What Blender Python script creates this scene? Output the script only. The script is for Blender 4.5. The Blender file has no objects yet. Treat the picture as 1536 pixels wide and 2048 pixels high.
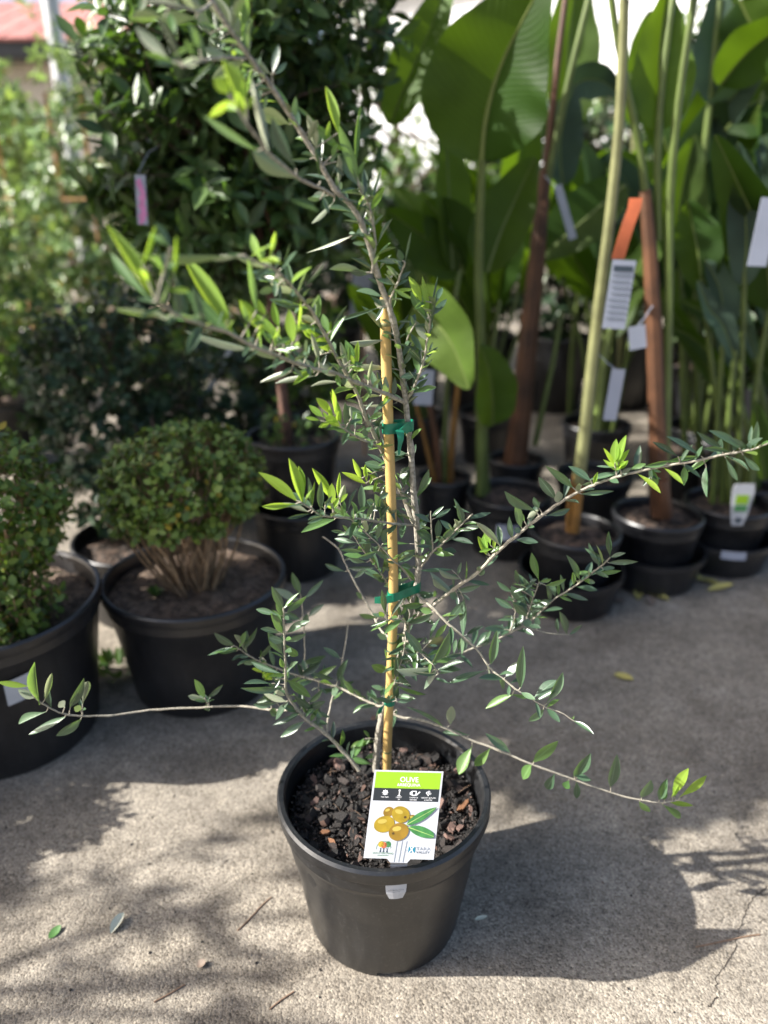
import bpy, math, random
import numpy as np
from mathutils import Vector, Matrix

# ---------------------------------------------------------------- camera, sky, sun, exposure
SC = bpy.context.scene
COL = SC.collection
FPX, PITCH, CAMH = 1540.0, math.radians(23.0), 1.02      # focal length in photo pixels, downward tilt, height
cam_d = bpy.data.cameras.new('camera')
cam = bpy.data.objects.new('camera', cam_d); COL.objects.link(cam)
cam.location = (0, 0, CAMH); cam.rotation_euler = (math.pi / 2 - PITCH, 0, 0)
cam_d.sensor_fit = 'VERTICAL'; cam_d.sensor_height = 36; cam_d.lens = 36 * FPX / 2048
cam_d.clip_start = 0.05; cam_d.clip_end = 400
cam_d.dof.use_dof = True; cam_d.dof.focus_distance = 0.93; cam_d.dof.aperture_fstop = 2.25
SC.camera = cam

SUN = Vector((-0.335, -0.035, 0.24)).normalized()         # towards the sun (from the pot's shadow)
w = bpy.data.worlds.new('World'); SC.world = w; w.use_nodes = True
nt = w.node_tree; nt.nodes.clear()
sky = nt.nodes.new('ShaderNodeTexSky'); sky.sky_type = 'NISHITA'; sky.sun_disc = False
sky.sun_elevation = math.asin(SUN.z); sky.sun_rotation = math.atan2(SUN.x, SUN.y)
sky.air_density = 0.8; sky.dust_density = 3.6; sky.ozone_density = 0.5
bg = nt.nodes.new('ShaderNodeBackground'); bg.inputs[1].default_value = 0.105
wo = nt.nodes.new('ShaderNodeOutputWorld')
nt.links.new(sky.outputs[0], bg.inputs[0]); nt.links.new(bg.outputs[0], wo.inputs[0])
sl = bpy.data.lights.new('sun', 'SUN'); sl.energy = 5.0; sl.angle = math.radians(0.53); sl.color = (1, .96, .90)
so = bpy.data.objects.new('sun', sl); COL.objects.link(so)
so.rotation_euler = SUN.to_track_quat('Z', 'Y').to_euler(); so.location = (-3, -.3, 4)
SC.view_settings.view_transform = 'Standard'; SC.view_settings.look = 'None'
SC.view_settings.exposure = 1.43; SC.view_settings.gamma = 1.0
SC.cycles.use_denoising = True
SC.cycles.max_bounces = 5; SC.cycles.diffuse_bounces = 3; SC.cycles.glossy_bounces = 2; SC.cycles.transmission_bounces = 3; SC.cycles.transparent_max_bounces = 4;
SC.cycles.caustics_reflective = False; SC.cycles.caustics_refractive = False; SC.cycles.sample_clamp_indirect = 6

# ---------------------------------------------------------------- helpers
CP, SP = math.cos(PITCH), math.sin(PITCH)
R = random.Random(7)

def ray(x, y):
    u = (x - 768) / FPX; v = -(y - 1024) / FPX
    return Vector((u, CP + v * SP, -SP + v * CP))
def at(x, y, Y):
    r = ray(x, y); return Vector((0, 0, CAMH)) + r * (Y / r.y)
def on(x, y, z=0.0):
    r = ray(x, y); return Vector((0, 0, CAMH)) + r * ((z - CAMH) / r.z)
def depth(p):
    return p.y * CP - (p.z - CAMH) * SP
def proj(p):
    d = depth(p); up = p.y * SP + (p.z - CAMH) * CP
    return 768 + FPX * p.x / d, 1024 - FPX * up / d

class MB:
    """collects shapes, builds one mesh"""
    def __init__(s): s.v = []; s.f = []; s.uv = None
    def add(s, vs, fs):
        n = len(s.v); s.v += [tuple(p) for p in vs]; s.f += [tuple(i + n for i in f) for f in fs]; return s
    def box(s, c, size, M=None):
        x, y, z = [d / 2 for d in size]
        vs = [Vector((a * x, b * y, e * z)) for a in (-1, 1) for b in (-1, 1) for e in (-1, 1)]
        if M: vs = [M @ p for p in vs]
        vs = [p + Vector(c) for p in vs]
        return s.add(vs, [(0, 1, 3, 2), (4, 6, 7, 5), (0, 4, 5, 1), (2, 3, 7, 6), (0, 2, 6, 4), (1, 5, 7, 3)])
    def tube(s, pts, rad, n=8, cap=True, jit=0):
        pts = [Vector(p) for p in pts]; m = len(pts)
        if not hasattr(rad, '__len__'): rad = [rad] * m
        vs, fs = [], []; prev = None
        for i, p in enumerate(pts):
            t = (pts[min(i + 1, m - 1)] - pts[max(i - 1, 0)]).normalized()
            if prev is None:
                a = t.orthogonal().normalized()
            else:
                a = (prev - t * prev.dot(t)).normalized()
            prev = a; b = t.cross(a)
            for k in range(n):
                an = 2 * math.pi * k / n; r = rad[i] * (1 + (R.uniform(-jit, jit) if jit else 0))
                vs.append(p + (a * math.cos(an) + b * math.sin(an)) * r)
        for i in range(m - 1):
            for k in range(n):
                k2 = (k + 1) % n
                fs.append((i * n + k, i * n + k2, (i + 1) * n + k2, (i + 1) * n + k))
        if cap: fs.append(tuple(range(n - 1, -1, -1))); fs.append(tuple((m - 1) * n + k for k in range(n)))
        return s.add(vs, fs)
    def lathe(s, prof, n=64, c=(0, 0, 0), skip=None):
        vs, fs = [], []
        for (r, z) in prof:
            for k in range(n):
                a = 2 * math.pi * k / n
                vs.append((c[0] + r * math.cos(a), c[1] + r * math.sin(a), c[2] + z))
        for i in range(len(prof) - 1):
            for k in range(n):
                if skip and skip(i, k): continue
                k2 = (k + 1) % n
                fs.append((i * n + k, i * n + k2, (i + 1) * n + k2, (i + 1) * n + k))
        return s.add(vs, fs)
    def mesh(s, name, mat, smooth=True, sharp=None):
        me = bpy.data.meshes.new(name); me.from_pydata(s.v, [], s.f)
        if s.uv is not None:
            u = me.uv_layers.new(name='UVMap'); u.data.foreach_set('uv', [c for f in me.polygons for i in f.vertices for c in s.uv[i]])
        me.materials.append(mat)
        if smooth:
            me.polygons.foreach_set('use_smooth', [True] * len(me.polygons))
            if sharp:
                try: me.set_sharp_from_angle(angle=math.radians(sharp))
                except Exception: pass
        me.update(); return me
    def build(s, name, mat, parent=None, smooth=True, sharp=35, **kw):
        return link(name, s.mesh(name, mat, smooth, sharp), parent, **kw)

def link(name, me, parent=None, M=None, **kw):
    o = bpy.data.objects.new(name, me); COL.objects.link(o)
    if M is not None: o.matrix_basis = M
    if parent is not None:
        o.parent = parent
        if parent.type == 'EMPTY': o.matrix_parent_inverse = Matrix.Translation(-parent.location)
    for k, v in kw.items(): o[k] = v
    return o
def thing(name, label, cat, loc, group=None):
    o = bpy.data.objects.new(name, None); COL.objects.link(o); o.location = loc
    o.empty_display_size = .05; o['label'] = label; o['category'] = cat
    if group: o['group'] = group
    return o

def rand_dir(q):
    while True:
        v = Vector((q.uniform(-1, 1), q.uniform(-1, 1), q.uniform(-1, 1)))
        if .05 < v.length < 1: return v.normalized()
def catmull(pts, per=5):
    pts = [Vector(p) for p in pts]; out = []
    for i in range(len(pts) - 1):
        p0 = pts[max(i - 1, 0)]; p1 = pts[i]; p2 = pts[i + 1]; p3 = pts[min(i + 2, len(pts) - 1)]
        for k in range(per):
            t = k / per
            out.append(0.5 * ((2 * p1) + (p2 - p0) * t + (2 * p0 - 5 * p1 + 4 * p2 - p3) * t * t + (3 * p1 - p0 - 3 * p2 + p3) * t ** 3))
    out.append(pts[-1]); return out

# ---------------------------------------------------------------- materials
def mat_new(name):
    m = bpy.data.materials.new(name); m.use_nodes = True; t = m.node_tree; t.nodes.clear()
    out = t.nodes.new('ShaderNodeOutputMaterial'); return m, t, out
def N(t, kind, **kw):
    n = t.nodes.new(kind)
    for k, v in kw.items():
        if k[0] == '_': setattr(n, k[1:], v)
        else:
            key = int(k[1:]) if k[0] == 'i' and k[1:].isdigit() else k.replace('__', ' ')
            n.inputs[key].default_value = v
    return n
def L(t, a, b): t.links.new(a, b)
def c4(c): return (c[0], c[1], c[2], 1)
def ramp(t, fac, stops):
    r = t.nodes.new('ShaderNodeValToRGB'); e = r.color_ramp.elements
    while len(e) > 2: e.remove(e[-1])
    for i, (p, c) in enumerate(stops):
        if i >= len(e): e.new(p)
        e[i].position = p; e[i].color = c4(c) if hasattr(c, '__len__') else (c, c, c, 1)
    L(t, fac, r.inputs[0]); return r.outputs[0]
def mixc(t, fac, a, b, blend='MIX'):
    n = t.nodes.new('ShaderNodeMix'); n.data_type = 'RGBA'; n.blend_type = blend
    for sock, v in ((n.inputs[0], fac), (n.inputs[6], a), (n.inputs[7], b)):
        if hasattr(v, 'links'): L(t, v, sock)
        elif hasattr(v, '__len__'): sock.default_value = c4(v)
        else: sock.default_value = v
    return n.outputs[2]
def math_(t, op, a, b=None):
    n = t.nodes.new('ShaderNodeMath'); n.operation = op
    for sock, v in ((n.inputs[0], a), (n.inputs[1], b)):
        if v is None: continue
        if hasattr(v, 'links'): L(t, v, sock)
        else: sock.default_value = v
    return n.outputs[0]
def bump(t, h, strength, dist):
    b = N(t, 'ShaderNodeBump', Strength=strength, Distance=dist); L(t, h, b.inputs['Height']); return b.outputs[0]

def plain(name, col, rough=.5, var=.15, scale=40, bmp=0, spec=.5, metal=0):
    m, t, out = mat_new(name)
    p = N(t, 'ShaderNodeBsdfPrincipled', Roughness=rough, Metallic=metal); p.inputs['Specular IOR Level'].default_value = spec
    co = N(t, 'ShaderNodeTexCoord'); no = N(t, 'ShaderNodeTexNoise', Scale=scale, Detail=5); L(t, co.outputs['Object'], no.inputs[0])
    a = [x * (1 - var) for x in col]; b = [min(1, x * (1 + var)) for x in col]
    L(t, ramp(t, no.outputs[0], [(.3, a), (.7, b)]), p.inputs[0])
    if bmp: L(t, bump(t, no.outputs[0], .6, bmp), p.inputs['Normal'])
    L(t, p.outputs[0], out.inputs[0]); return m

def leafmat(name, top, under, glow, trans=.3, rough=.38, spec=.5, var=.35, rib=0.0, yellow=0.0, veins=False):
    m, t, out = mat_new(name)
    geo = N(t, 'ShaderNodeNewGeometry'); oi = N(t, 'ShaderNodeObjectInfo')
    rnd = math_(t, 'FRACT', math_(t, 'ADD', geo.outputs['Random Per Island'], oi.outputs['Random']))
    col = mixc(t, geo.outputs['Backfacing'], top, under)
    val = math_(t, 'ADD', math_(t, 'MULTIPLY', rnd, 2 * var), 1 - var)
    hs = N(t, 'ShaderNodeHueSaturation'); L(t, col, hs.inputs['Color']); L(t, val, hs.inputs['Value'])
    L(t, math_(t, 'ADD', math_(t, 'MULTIPLY', rnd, -.04), .52), hs.inputs['Hue'])
    col = hs.outputs[0]
    if yellow:
        f = math_(t, 'GREATER_THAN', math_(t, 'FRACT', math_(t, 'MULTIPLY', rnd, 7.31)), 1 - yellow)
        col = mixc(t, f, col, (.32, .25, .03))
    if rib:
        uv = N(t, 'ShaderNodeTexCoord'); sx = N(t, 'ShaderNodeSeparateXYZ'); L(t, uv.outputs['UV'], sx.inputs[0])
        d = math_(t, 'ABSOLUTE', math_(t, 'SUBTRACT', sx.outputs[1], .5))
        f = math_(t, 'MULTIPLY', math_(t, 'LESS_THAN', d, .035), rib)
        col = mixc(t, f, col, [min(1, x * 2.2 + .06) for x in top])
    if veins:   # fine parallel side veins of a paddle leaf, and slow changes of tone
        uv = N(t, 'ShaderNodeTexCoord'); sx = N(t, 'ShaderNodeSeparateXYZ'); L(t, uv.outputs['UV'], sx.inputs[0])
        dv = math_(t, 'ABSOLUTE', math_(t, 'SUBTRACT', sx.outputs[1], .5))
        ph = math_(t, 'ADD', math_(t, 'MULTIPLY', sx.outputs[0], 170.0), math_(t, 'MULTIPLY', dv, -70.0))
        sn = math_(t, 'SINE', ph); nz = N(t, 'ShaderNodeTexNoise', Scale=9, Detail=4); cc = N(t, 'ShaderNodeTexCoord'); L(t, cc.outputs['Object'], nz.inputs[0])
        k = math_(t, 'ADD', math_(t, 'MULTIPLY', sn, .09), ramp(t, nz.outputs[0], [(.3, .65), (.7, 1.35)]))
        col = mixc(t, 1.0, col, k, 'MULTIPLY')
    no = N(t, 'ShaderNodeTexNoise', Scale=260, Detail=3)
    co = N(t, 'ShaderNodeTexCoord'); L(t, co.outputs['Object'], no.inputs[0])
    p = N(t, 'ShaderNodeBsdfPrincipled', Roughness=rough); p.inputs['Specular IOR Level'].default_value = spec
    L(t, col, p.inputs[0]); L(t, bump(t, sn, .14, .0014) if veins else bump(t, no.outputs[0], .25, .0006), p.inputs['Normal'])
    tr = N(t, 'ShaderNodeBsdfTranslucent'); hs2 = N(t, 'ShaderNodeHueSaturation', Color=c4(glow)); L(t, val, hs2.inputs['Value']); L(t, hs2.outputs[0], tr.inputs[0])
    mx = N(t, 'ShaderNodeMixShader', i0=trans); L(t, p.outputs[0], mx.inputs[1]); L(t, tr.outputs[0], mx.inputs[2])
    L(t, mx.outputs[0], out.inputs[0]); return m

M = {}
M['olive_d'] = leafmat('olive leaf', (.060, .112, .062), (.24, .27, .18), (.16, .28, .05), .20, .33, .85, .35, .55)
M['olive_y'] = leafmat('olive leaf mid', (.095, .185, .055), (.27, .31, .16), (.30, .50, .08), .32, .34, .7, .25, .5)
M['olive_n'] = leafmat('olive leaf young', (.22, .36, .05), (.30, .40, .10), (.50, .72, .07), .48, .4, .5, .2, .35)
M['box'] = leafmat('box leaf', (.13, .205, .038), (.13, .18, .05), (.18, .28, .02), .2, .45, .5, .5, 0, .03)
M['boxdark'] = leafmat('dark shrub leaf', (.030, .062, .028), (.05, .08, .03), (.05, .10, .02), .15, .5, .4, .5)
M['laurel'] = leafmat('laurel leaf', (.060, .112, .032), (.07, .11, .04), (.12, .24, .02), .22, .42, .5, .5, .4)
M['pale'] = leafmat('climber leaf', (.17, .27, .11), (.24, .32, .18), (.26, .38, .08), .3, .32, .6, .55, 0, .06)
M['lush'] = leafmat('lush leaf', (.065, .135, .022), (.12, .18, .05), (.17, .30, .03), .28, .4, .5, .5, 0, .02)
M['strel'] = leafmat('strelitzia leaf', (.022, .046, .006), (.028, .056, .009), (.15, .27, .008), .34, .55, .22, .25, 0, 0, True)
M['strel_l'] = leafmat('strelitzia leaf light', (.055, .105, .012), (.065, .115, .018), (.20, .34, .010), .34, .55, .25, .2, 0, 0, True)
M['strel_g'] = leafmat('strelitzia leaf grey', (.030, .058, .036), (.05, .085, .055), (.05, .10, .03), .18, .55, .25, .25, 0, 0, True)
M['rib'] = plain('midrib', (.12, .16, .035), .45, .15, 30)
M['stem_g'] = plain('green stem', (.085, .12, .028), .42, .25, 14)
M['stem_p'] = plain('pale stem', (.15, .155, .065), .5, .25, 18)
M['stem_b'] = plain('brown sheath', (.085, .036, .016), .55, .5, 12)
M['stem_o'] = plain('ochre sheath', (.22, .105, .020), .55, .4, 16)
M['bark'] = plain('olive bark', (.30, .275, .225), .8, .45, 260, .0012)
M['twig'] = plain('olive twig', (.31, .285, .225), .75, .35, 300, .0006)
M['twig_g'] = plain('green twig', (.22, .25, .10), .7, .3, 200, .0004)
M['boxtwig'] = plain('bare box stem', (.26, .17, .095), .8, .4, 60, .001)
M['darktwig'] = plain('shrub stem', (.085, .055, .038), .8, .4, 60, .001)
M['redtrunk'] = plain('red brown trunk', (.10, .05, .033), .8, .4, 60, .001)
M['white'] = plain('white card', (.45, .465, .495), .35, .06, 30)
M['labelw'] = plain('white label', (.34, .37, .45), .5, .05, 20)
M['green_tape'] = plain('green tape', (.006, .17, .095), .38, .25, 60, .0006)
M['lime'] = plain('lime print', (.23, .40, .015), .35, .04, 30)
M['blk'] = plain('black print', (.02, .023, .025), .4, .1, 30)
M['ink'] = plain('ink', (.04, .06, .08), .5, .1, 30)
M['inkg'] = plain('grey ink', (.20, .23, .27), .5, .1, 30)
M['teal'] = plain('teal print', (.02, .17, .25), .4, .1, 30)
M['wprint'] = plain('white print', (.85, .85, .85), .4, .02, 30)
M['ol1'] = plain('olive print', (.29, .20, .012), .3, .22, 70)
M['ol2'] = plain('olive print dark', (.22, .13, .012), .3, .2, 70)
M['olpit'] = plain('olive pit print', (.07, .04, .006), .4, .1, 70)
M['olhi'] = plain('olive shine print', (.40, .31, .06), .3, .05, 70)
M['lfp'] = plain('leaf print', (.045, .17, .045), .35, .25, 160)
M['lfr'] = plain('leaf rib print', (.30, .45, .14), .35, .1, 160)
M['orange'] = plain('orange tape', (.48, .12, .045), .5, .15, 30)
M['yel'] = plain('yellow print', (.45, .31, .03), .4, .1, 30)
M['grn'] = plain('green print', (.05, .18, .06), .4, .1, 30)
M['pink'] = plain('pink print', (.62, .22, .45), .5, .3, 40)
M['red'] = plain('red flag', (.5, .03, .03), .5, .2, 40)
M['wall'] = plain('rendered wall', (.66, .58, .48), .85, .1, 3)
M['roof'] = plain('red roof tile', (.36, .15, .13), .8, .25, 4)
M['gutter'] = plain('dark gutter', (.04, .04, .042), .5, .1, 4)
M['post'] = plain('galvanised post', (.42, .44, .46), .45, .1, 8, 0, .5, .3)
M['whitewall'] = plain('white weatherboard', (.78, .79, .80), .7, .04, 3)
M['fence'] = plain('grey shade cloth', (.16, .17, .16), .9, .3, 30)
M['brick'] = plain('sandstone block', (.42, .30, .22), .9, .25, 20, .003)
M['stakeo'] = plain('orange hardwood stake', (.46, .25, .11), .75, .3, 30)
M['paleleaf'] = plain('dry pale leaf', (.60, .62, .50), .6, .15, 60)
M['dryleaf'] = plain('dry brown leaf', (.22, .17, .13), .7, .3, 80)
M['yellowleaf'] = plain('yellow fallen leaf', (.45, .40, .12), .6, .2, 60)
M['greenleaf'] = plain('green fallen leaf', (.06, .15, .035), .5, .3, 80)
M['drytwig'] = plain('dry twig', (.20, .13, .085), .8, .3, 80)

def pot_mat(name, base, dust):
    m, t, out = mat_new(name)
    co = N(t, 'ShaderNodeTexCoord'); P = co.outputs['Object']
    def nz(scale, det=5, sc=None, ro=.6):
        n = N(t, 'ShaderNodeTexNoise', Scale=scale, Detail=det, Roughness=ro)
        if sc:
            mp = N(t, 'ShaderNodeMapping'); mp.inputs['Scale'].default_value = sc; L(t, P, mp.inputs[0]); L(t, mp.outputs[0], n.inputs[0])
        else: L(t, P, n.inputs[0])
        return n.outputs[0]
    n1 = nz(7, 6); streak = nz(1, 4, (75, 75, 7)); fleck = nz(190, 2); scr = nz(1, 3, (14, 14, 260)); scr2 = nz(1, 3, (300, 300, 16))
    d = math_(t, 'MULTIPLY', ramp(t, n1, [(.40, .08), (.66, 1.0)]), ramp(t, streak, [(.38, .10), (.62, 1.0)]))
    fl = ramp(t, fleck, [(.60, 0.0), (.66, 1.0)])
    sc_ = math_(t, 'ADD', ramp(t, scr, [(.62, 0.0), (.68, 1.0)]), ramp(t, scr2, [(.64, 0.0), (.70, 1.0)]))
    f = math_(t, 'ADD', math_(t, 'MULTIPLY', d, dust), math_(t, 'MULTIPLY', math_(t, 'ADD', fl, math_(t, 'MULTIPLY', sc_, .35)), dust * 1.3))
    p = N(t, 'ShaderNodeBsdfPrincipled'); p.inputs['Specular IOR Level'].default_value = .75
    L(t, mixc(t, f, base, (.22, .215, .21)), p.inputs[0])
    L(t, ramp(t, n1, [(.3, .30), (.75, .52)]), p.inputs['Roughness'])
    L(t, bump(t, math_(t, 'ADD', n1, math_(t, 'MULTIPLY', streak, .25)), .22, .004), p.inputs['Normal'])
    L(t, p.outputs[0], out.inputs[0]); return m
M['pot'] = pot_mat('black nursery pot', (.005, .0058, .0072), .06)
M['pot2'] = pot_mat('black pot behind', (.0055, .006, .008), .06)

def soil_mat(name, a, b, sc):
    m, t, out = mat_new(name)
    co = N(t, 'ShaderNodeTexCoord')
    v = N(t, 'ShaderNodeTexVoronoi', Scale=sc); L(t, co.outputs['Object'], v.inputs[0])
    n = N(t, 'ShaderNodeTexNoise', Scale=sc * .7, Detail=8, Roughness=.7); L(t, co.outputs['Object'], n.inputs[0])
    p = N(t, 'ShaderNodeBsdfPrincipled', Roughness=.85)
    sx = N(t, 'ShaderNodeSeparateColor'); L(t, v.outputs['Color'], sx.inputs[0])
    f = math_(t, 'MULTIPLY', sx.outputs[0], n.outputs[0])
    L(t, ramp(t, f, [(.1, a), (.5, b)]), p.inputs[0])
    L(t, bump(t, math_(t, 'ADD', n.outputs[0], v.outputs['Distance']), 1.0, .006), p.inputs['Normal'])
    L(t, p.outputs[0], out.inputs[0]); return m
M['soil'] = soil_mat('dark potting mix', (.005, .004, .0035), (.03, .023, .019), 230)
M['soil2'] = soil_mat('dry brown potting mix', (.075, .052, .036), (.20, .14, .10), 90)
M['soil3'] = soil_mat('dark chunky mix', (.025, .018, .013), (.13, .085, .06), 70)

def chip_mat(name):
    m, t, out = mat_new(name)
    oi = N(t, 'ShaderNodeObjectInfo'); geo = N(t, 'ShaderNodeNewGeometry')
    rnd = math_(t, 'FRACT', math_(t, 'ADD', geo.outputs['Random Per Island'], oi.outputs['Random']))
    col = ramp(t, rnd, [(0, (.005, .0045, .004)), (.45, (.011, .009, .008)), (.66, (.022, .018, .016)), (.84, (.042, .033, .029)), (.94, (.075, .052, .043)), (.985, (.13, .072, .052))])
    co = N(t, 'ShaderNodeTexCoord'); n = N(t, 'ShaderNodeTexNoise', Scale=170, Detail=5, Roughness=.7); L(t, co.outputs['Object'], n.inputs[0])
    p = N(t, 'ShaderNodeBsdfPrincipled', Roughness=.62)
    L(t, mixc(t, .55, col, mixc(t, n.outputs[0], (.25, .25, .25), (1.6, 1.6, 1.6)), 'MULTIPLY'), p.inputs[0])
    L(t, bump(t, n.outputs[0], .9, .0016), p.inputs['Normal'])
    L(t, p.outputs[0], out.inputs[0]); return m
M['chip'] = chip_mat('bark chip')
M['chip_o'] = plain('orange bark chip', (.22, .10, .045), .7, .35, 200, .001)
M['chip_p'] = plain('pinkish bark chip', (.14, .085, .068), .75, .35, 200, .001)

def concrete():
    m, t, out = mat_new('weathered concrete')
    co = N(t, 'ShaderNodeTexCoord'); P = co.outputs['Object']
    def noise(s, d=6, r=.6):
        n = N(t, 'ShaderNodeTexNoise', Scale=s, Detail=d, Roughness=r); L(t, P, n.inputs[0]); return n.outputs[0]
    big, mid, fine, grit = noise(1.7), noise(7, 8), noise(46, 6, .7), noise(330, 4, .6)
    v = N(t, 'ShaderNodeTexVoronoi', Scale=310); L(t, P, v.inputs[0])
    v2 = N(t, 'ShaderNodeTexVoronoi', Scale=120); L(t, P, v2.inputs[0])
    sx = N(t, 'ShaderNodeSeparateColor'); L(t, v.outputs['Color'], sx.inputs[0])
    col = ramp(t, mid, [(.30, (.205, .186, .158)), (.55, (.285, .262, .226)), (.75, (.35, .325, .284))])
    col = mixc(t, .55, col, ramp(t, big, [(.35, (.72, .70, .68)), (.65, (1.12, 1.1, 1.06))]), 'MULTIPLY')
    col = mixc(t, .75, col, ramp(t, fine, [(.30, (.62, .61, .60)), (.65, (1.15, 1.14, 1.12))]), 'MULTIPLY')
    col = mixc(t, .8, col, ramp(t, grit, [(.32, (.62, .61, .60)), (.5, (1.0, 1.0, 1.0)), (.68, (1.3, 1.29, 1.27))]), 'MULTIPLY')
    col = mixc(t, .8, col, ramp(t, sx.outputs[0], [(0, (.40, .38, .36)), (.35, (.92, .9, .88)), (.85, (1.12, 1.12, 1.1)), (1, (1.5, 1.48, 1.42))]), 'MULTIPLY')
    worn = ramp(t, noise(3.1, 9, .72), [(.36, (.66, .64, .62)), (.50, (1.0, 1.0, 1.0)), (.66, (1.12, 1.11, 1.08))])
    col = mixc(t, .8, col, worn, 'MULTIPLY')
    damp = ramp(t, noise(1.1, 5, .55), [(.56, 0.0), (.64, 1.0)])
    col = mixc(t, math_(t, 'MULTIPLY', damp, .3), col, (.12, .108, .092))
    spots = ramp(t, noise(21, 3), [(.70, 0.0), (.80, 1.0)])
    col = mixc(t, math_(t, 'MULTIPLY', spots, .35), col, (.10, .09, .075))
    p = N(t, 'ShaderNodeBsdfPrincipled', Roughness=.9); p.inputs['Specular IOR Level'].default_value = .25
    L(t, col, p.inputs[0])
    h = math_(t, 'ADD', math_(t, 'MULTIPLY', math_(t, 'SUBTRACT', 1.0, v.outputs['Distance']), .8), math_(t, 'MULTIPLY', grit, 1.0))
    h = math_(t, 'ADD', h, math_(t, 'MULTIPLY', v2.outputs['Distance'], .5))
    L(t, bump(t, h, .5, .0026), p.inputs['Normal'])
    L(t, p.outputs[0], out.inputs[0]); return m
M['concrete'] = concrete()

# ---------------------------------------------------------------- unit leaf meshes (x along 0..1, y across -.5...5, z up)
def leaf_mesh(name, mat, rows, fold, curl, profile, twist=0.0, petiole=0.06):
    mb = MB(); vs, fs, uv = [], [], []
    for i in range(rows + 1):
        t = i / rows
        wd = profile(t) * .5
        z = curl * (t * t) - curl * .35 * t
        tw = twist * t
        for s in (-1, 0, 1):
            y = s * wd; zz = z + abs(s) * wd * fold
            vs.append((t, y * math.cos(tw) - zz * math.sin(tw) * .3, zz + y * math.sin(tw)))
            uv.append((t, .5 + s * .5))
    for i in range(rows):
        for k in (0, 1):
            a = i * 3 + k; fs.append((a, a + 3, a + 4, a + 1))
    mb.add(vs, fs); mb.uv = uv
    me = mb.mesh(name, mat)
    # normals must face +z
    me.flip_normals() if me.polygons[2].normal.z < 0 else None
    return me
prof_olive = lambda t: (max(.07, (math.sin(math.pi * min(1, max(0, (t - .07) / .93)) ** .85)) ** .8) if t < .995 else .02)
prof_lance = lambda t: max(.06, math.sin(math.pi * max(0, (t - .05) / .95) ** .9) ** 1.05)
prof_oval = lambda t: (max(.08, math.sin(math.pi * t ** .9) ** .6))
prof_narrow_base = lambda t: max(.07, math.sin(math.pi * max(0, (t - .06) / .94) ** 1.35) ** .85)
LV = {}
for key in ('olive_d', 'olive_y', 'olive_n'):
    LV[key] = [leaf_mesh('olive_leaf', M[key], 8, f, c, pr, tw) for f, c, pr, tw in
               ((.28, -.10, prof_olive, .1), (.42, .06, prof_olive, -.12), (.2, -.16, prof_narrow_base, .15), (.5, -.05, prof_narrow_base, -.05), (.12, .10, prof_olive, .2))]
LOW = {}
for key, pr in (('box', prof_oval), ('boxdark', prof_oval), ('laurel', prof_lance), ('pale', prof_lance), ('lush', prof_lance)):
    LOW[key] = [leaf_mesh(key + '_leaf', M[key], 4, f, c, pr) for f, c in ((.3, -.12), (.15, .1), (.45, -.05))]

def frame(base, tip, nrm, width):
    """matrix that puts the unit leaf from base to tip with its upper face along nrm"""
    ax = tip - base; ln = ax.length; a = ax / ln
    n = (nrm - a * nrm.dot(a)).normalized(); s = n.cross(a)
    m = Matrix(((a.x * ln, s.x * width, n.x * ln * .5, base.x), (a.y * ln, s.y * width, n.y * ln * .5, base.y),
                (a.z * ln, s.z * width, n.z * ln * .5, base.z), (0, 0, 0, 1)))
    return m

def merged(name, items, mat, parent, **kw):
    """items: (unit mesh, matrix) list -> one mesh"""
    V, F, off = [], [], 0; cache = {}
    for me, mt in items:
        if me.name not in cache:
            co = np.empty(len(me.vertices) * 3); me.vertices.foreach_get('co', co)
            cache[me.name] = (co.reshape(-1, 3), np.array([list(p.vertices) for p in me.polygons]))
        co, fa = cache[me.name]; A = np.array(mt)
        V.append(co @ A[:3, :3].T + A[:3, 3]); F.append(fa + off); off += len(co)
    V = np.concatenate(V); F = np.concatenate(F)
    me = bpy.data.meshes.new(name)
    me.vertices.add(len(V)); me.vertices.foreach_set('co', V.ravel())
    me.loops.add(F.size); me.loops.foreach_set('vertex_index', F.ravel().astype(np.int32))
    me.polygons.add(len(F)); me.polygons.foreach_set('loop_start', np.arange(0, F.size, 4, dtype=np.int32))
    me.polygons.foreach_set('use_smooth', np.ones(len(F), dtype=bool))
    me.materials.append(mat); me.update(calc_edges=True); me.validate()
    return link(name, me, parent, **kw)

# ---------------------------------------------------------------- ground
g = MB(); S = 90
g.add([(-S, -S, 0), (S, -S, 0), (S, S, 0), (-S, S, 0)], [(0, 1, 2, 3)])
g.build('ground', M['concrete'], kind='structure')

GND = bpy.data.objects['ground']
def crack(pts, wd):
    q = random.Random(int(pts[0][0])); P = catmull([on(*p) for p in pts], 6); vs, fs = [], []
    P = [p + Vector((q.uniform(-1, 1), q.uniform(-1, 1), 0)) * .0022 for p in P]
    for i, p in enumerate(P):
        d = (P[min(i + 1, len(P) - 1)] - P[max(i - 1, 0)]).normalized(); sd = Vector((-d.y, d.x, 0)) * wd * q.uniform(.3, 1) * (1 if 0 < i < len(P) - 1 else .1)
        vs += [p - sd + Vector((0, 0, .0006)), p + sd + Vector((0, 0, .0006))]
    fs = [(2 * i, 2 * i + 2, 2 * i + 3, 2 * i + 1) for i in range(len(P) - 1)]
    MB().add(vs, fs).build('crack', plain('crack dirt', (.035, .028, .022), .95), GND, False)
crack([(1440, 2000), (1432, 1960), (1455, 1925), (1470, 1890), (1482, 1850), (1498, 1812), (1515, 1790), (1536, 1772)], .0009)
crack([(1482, 1850), (1505, 1846), (1540, 1838)], .0006)
crack([(1415, 2016), (1424, 2006), (1436, 1995)], .0016)

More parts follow.
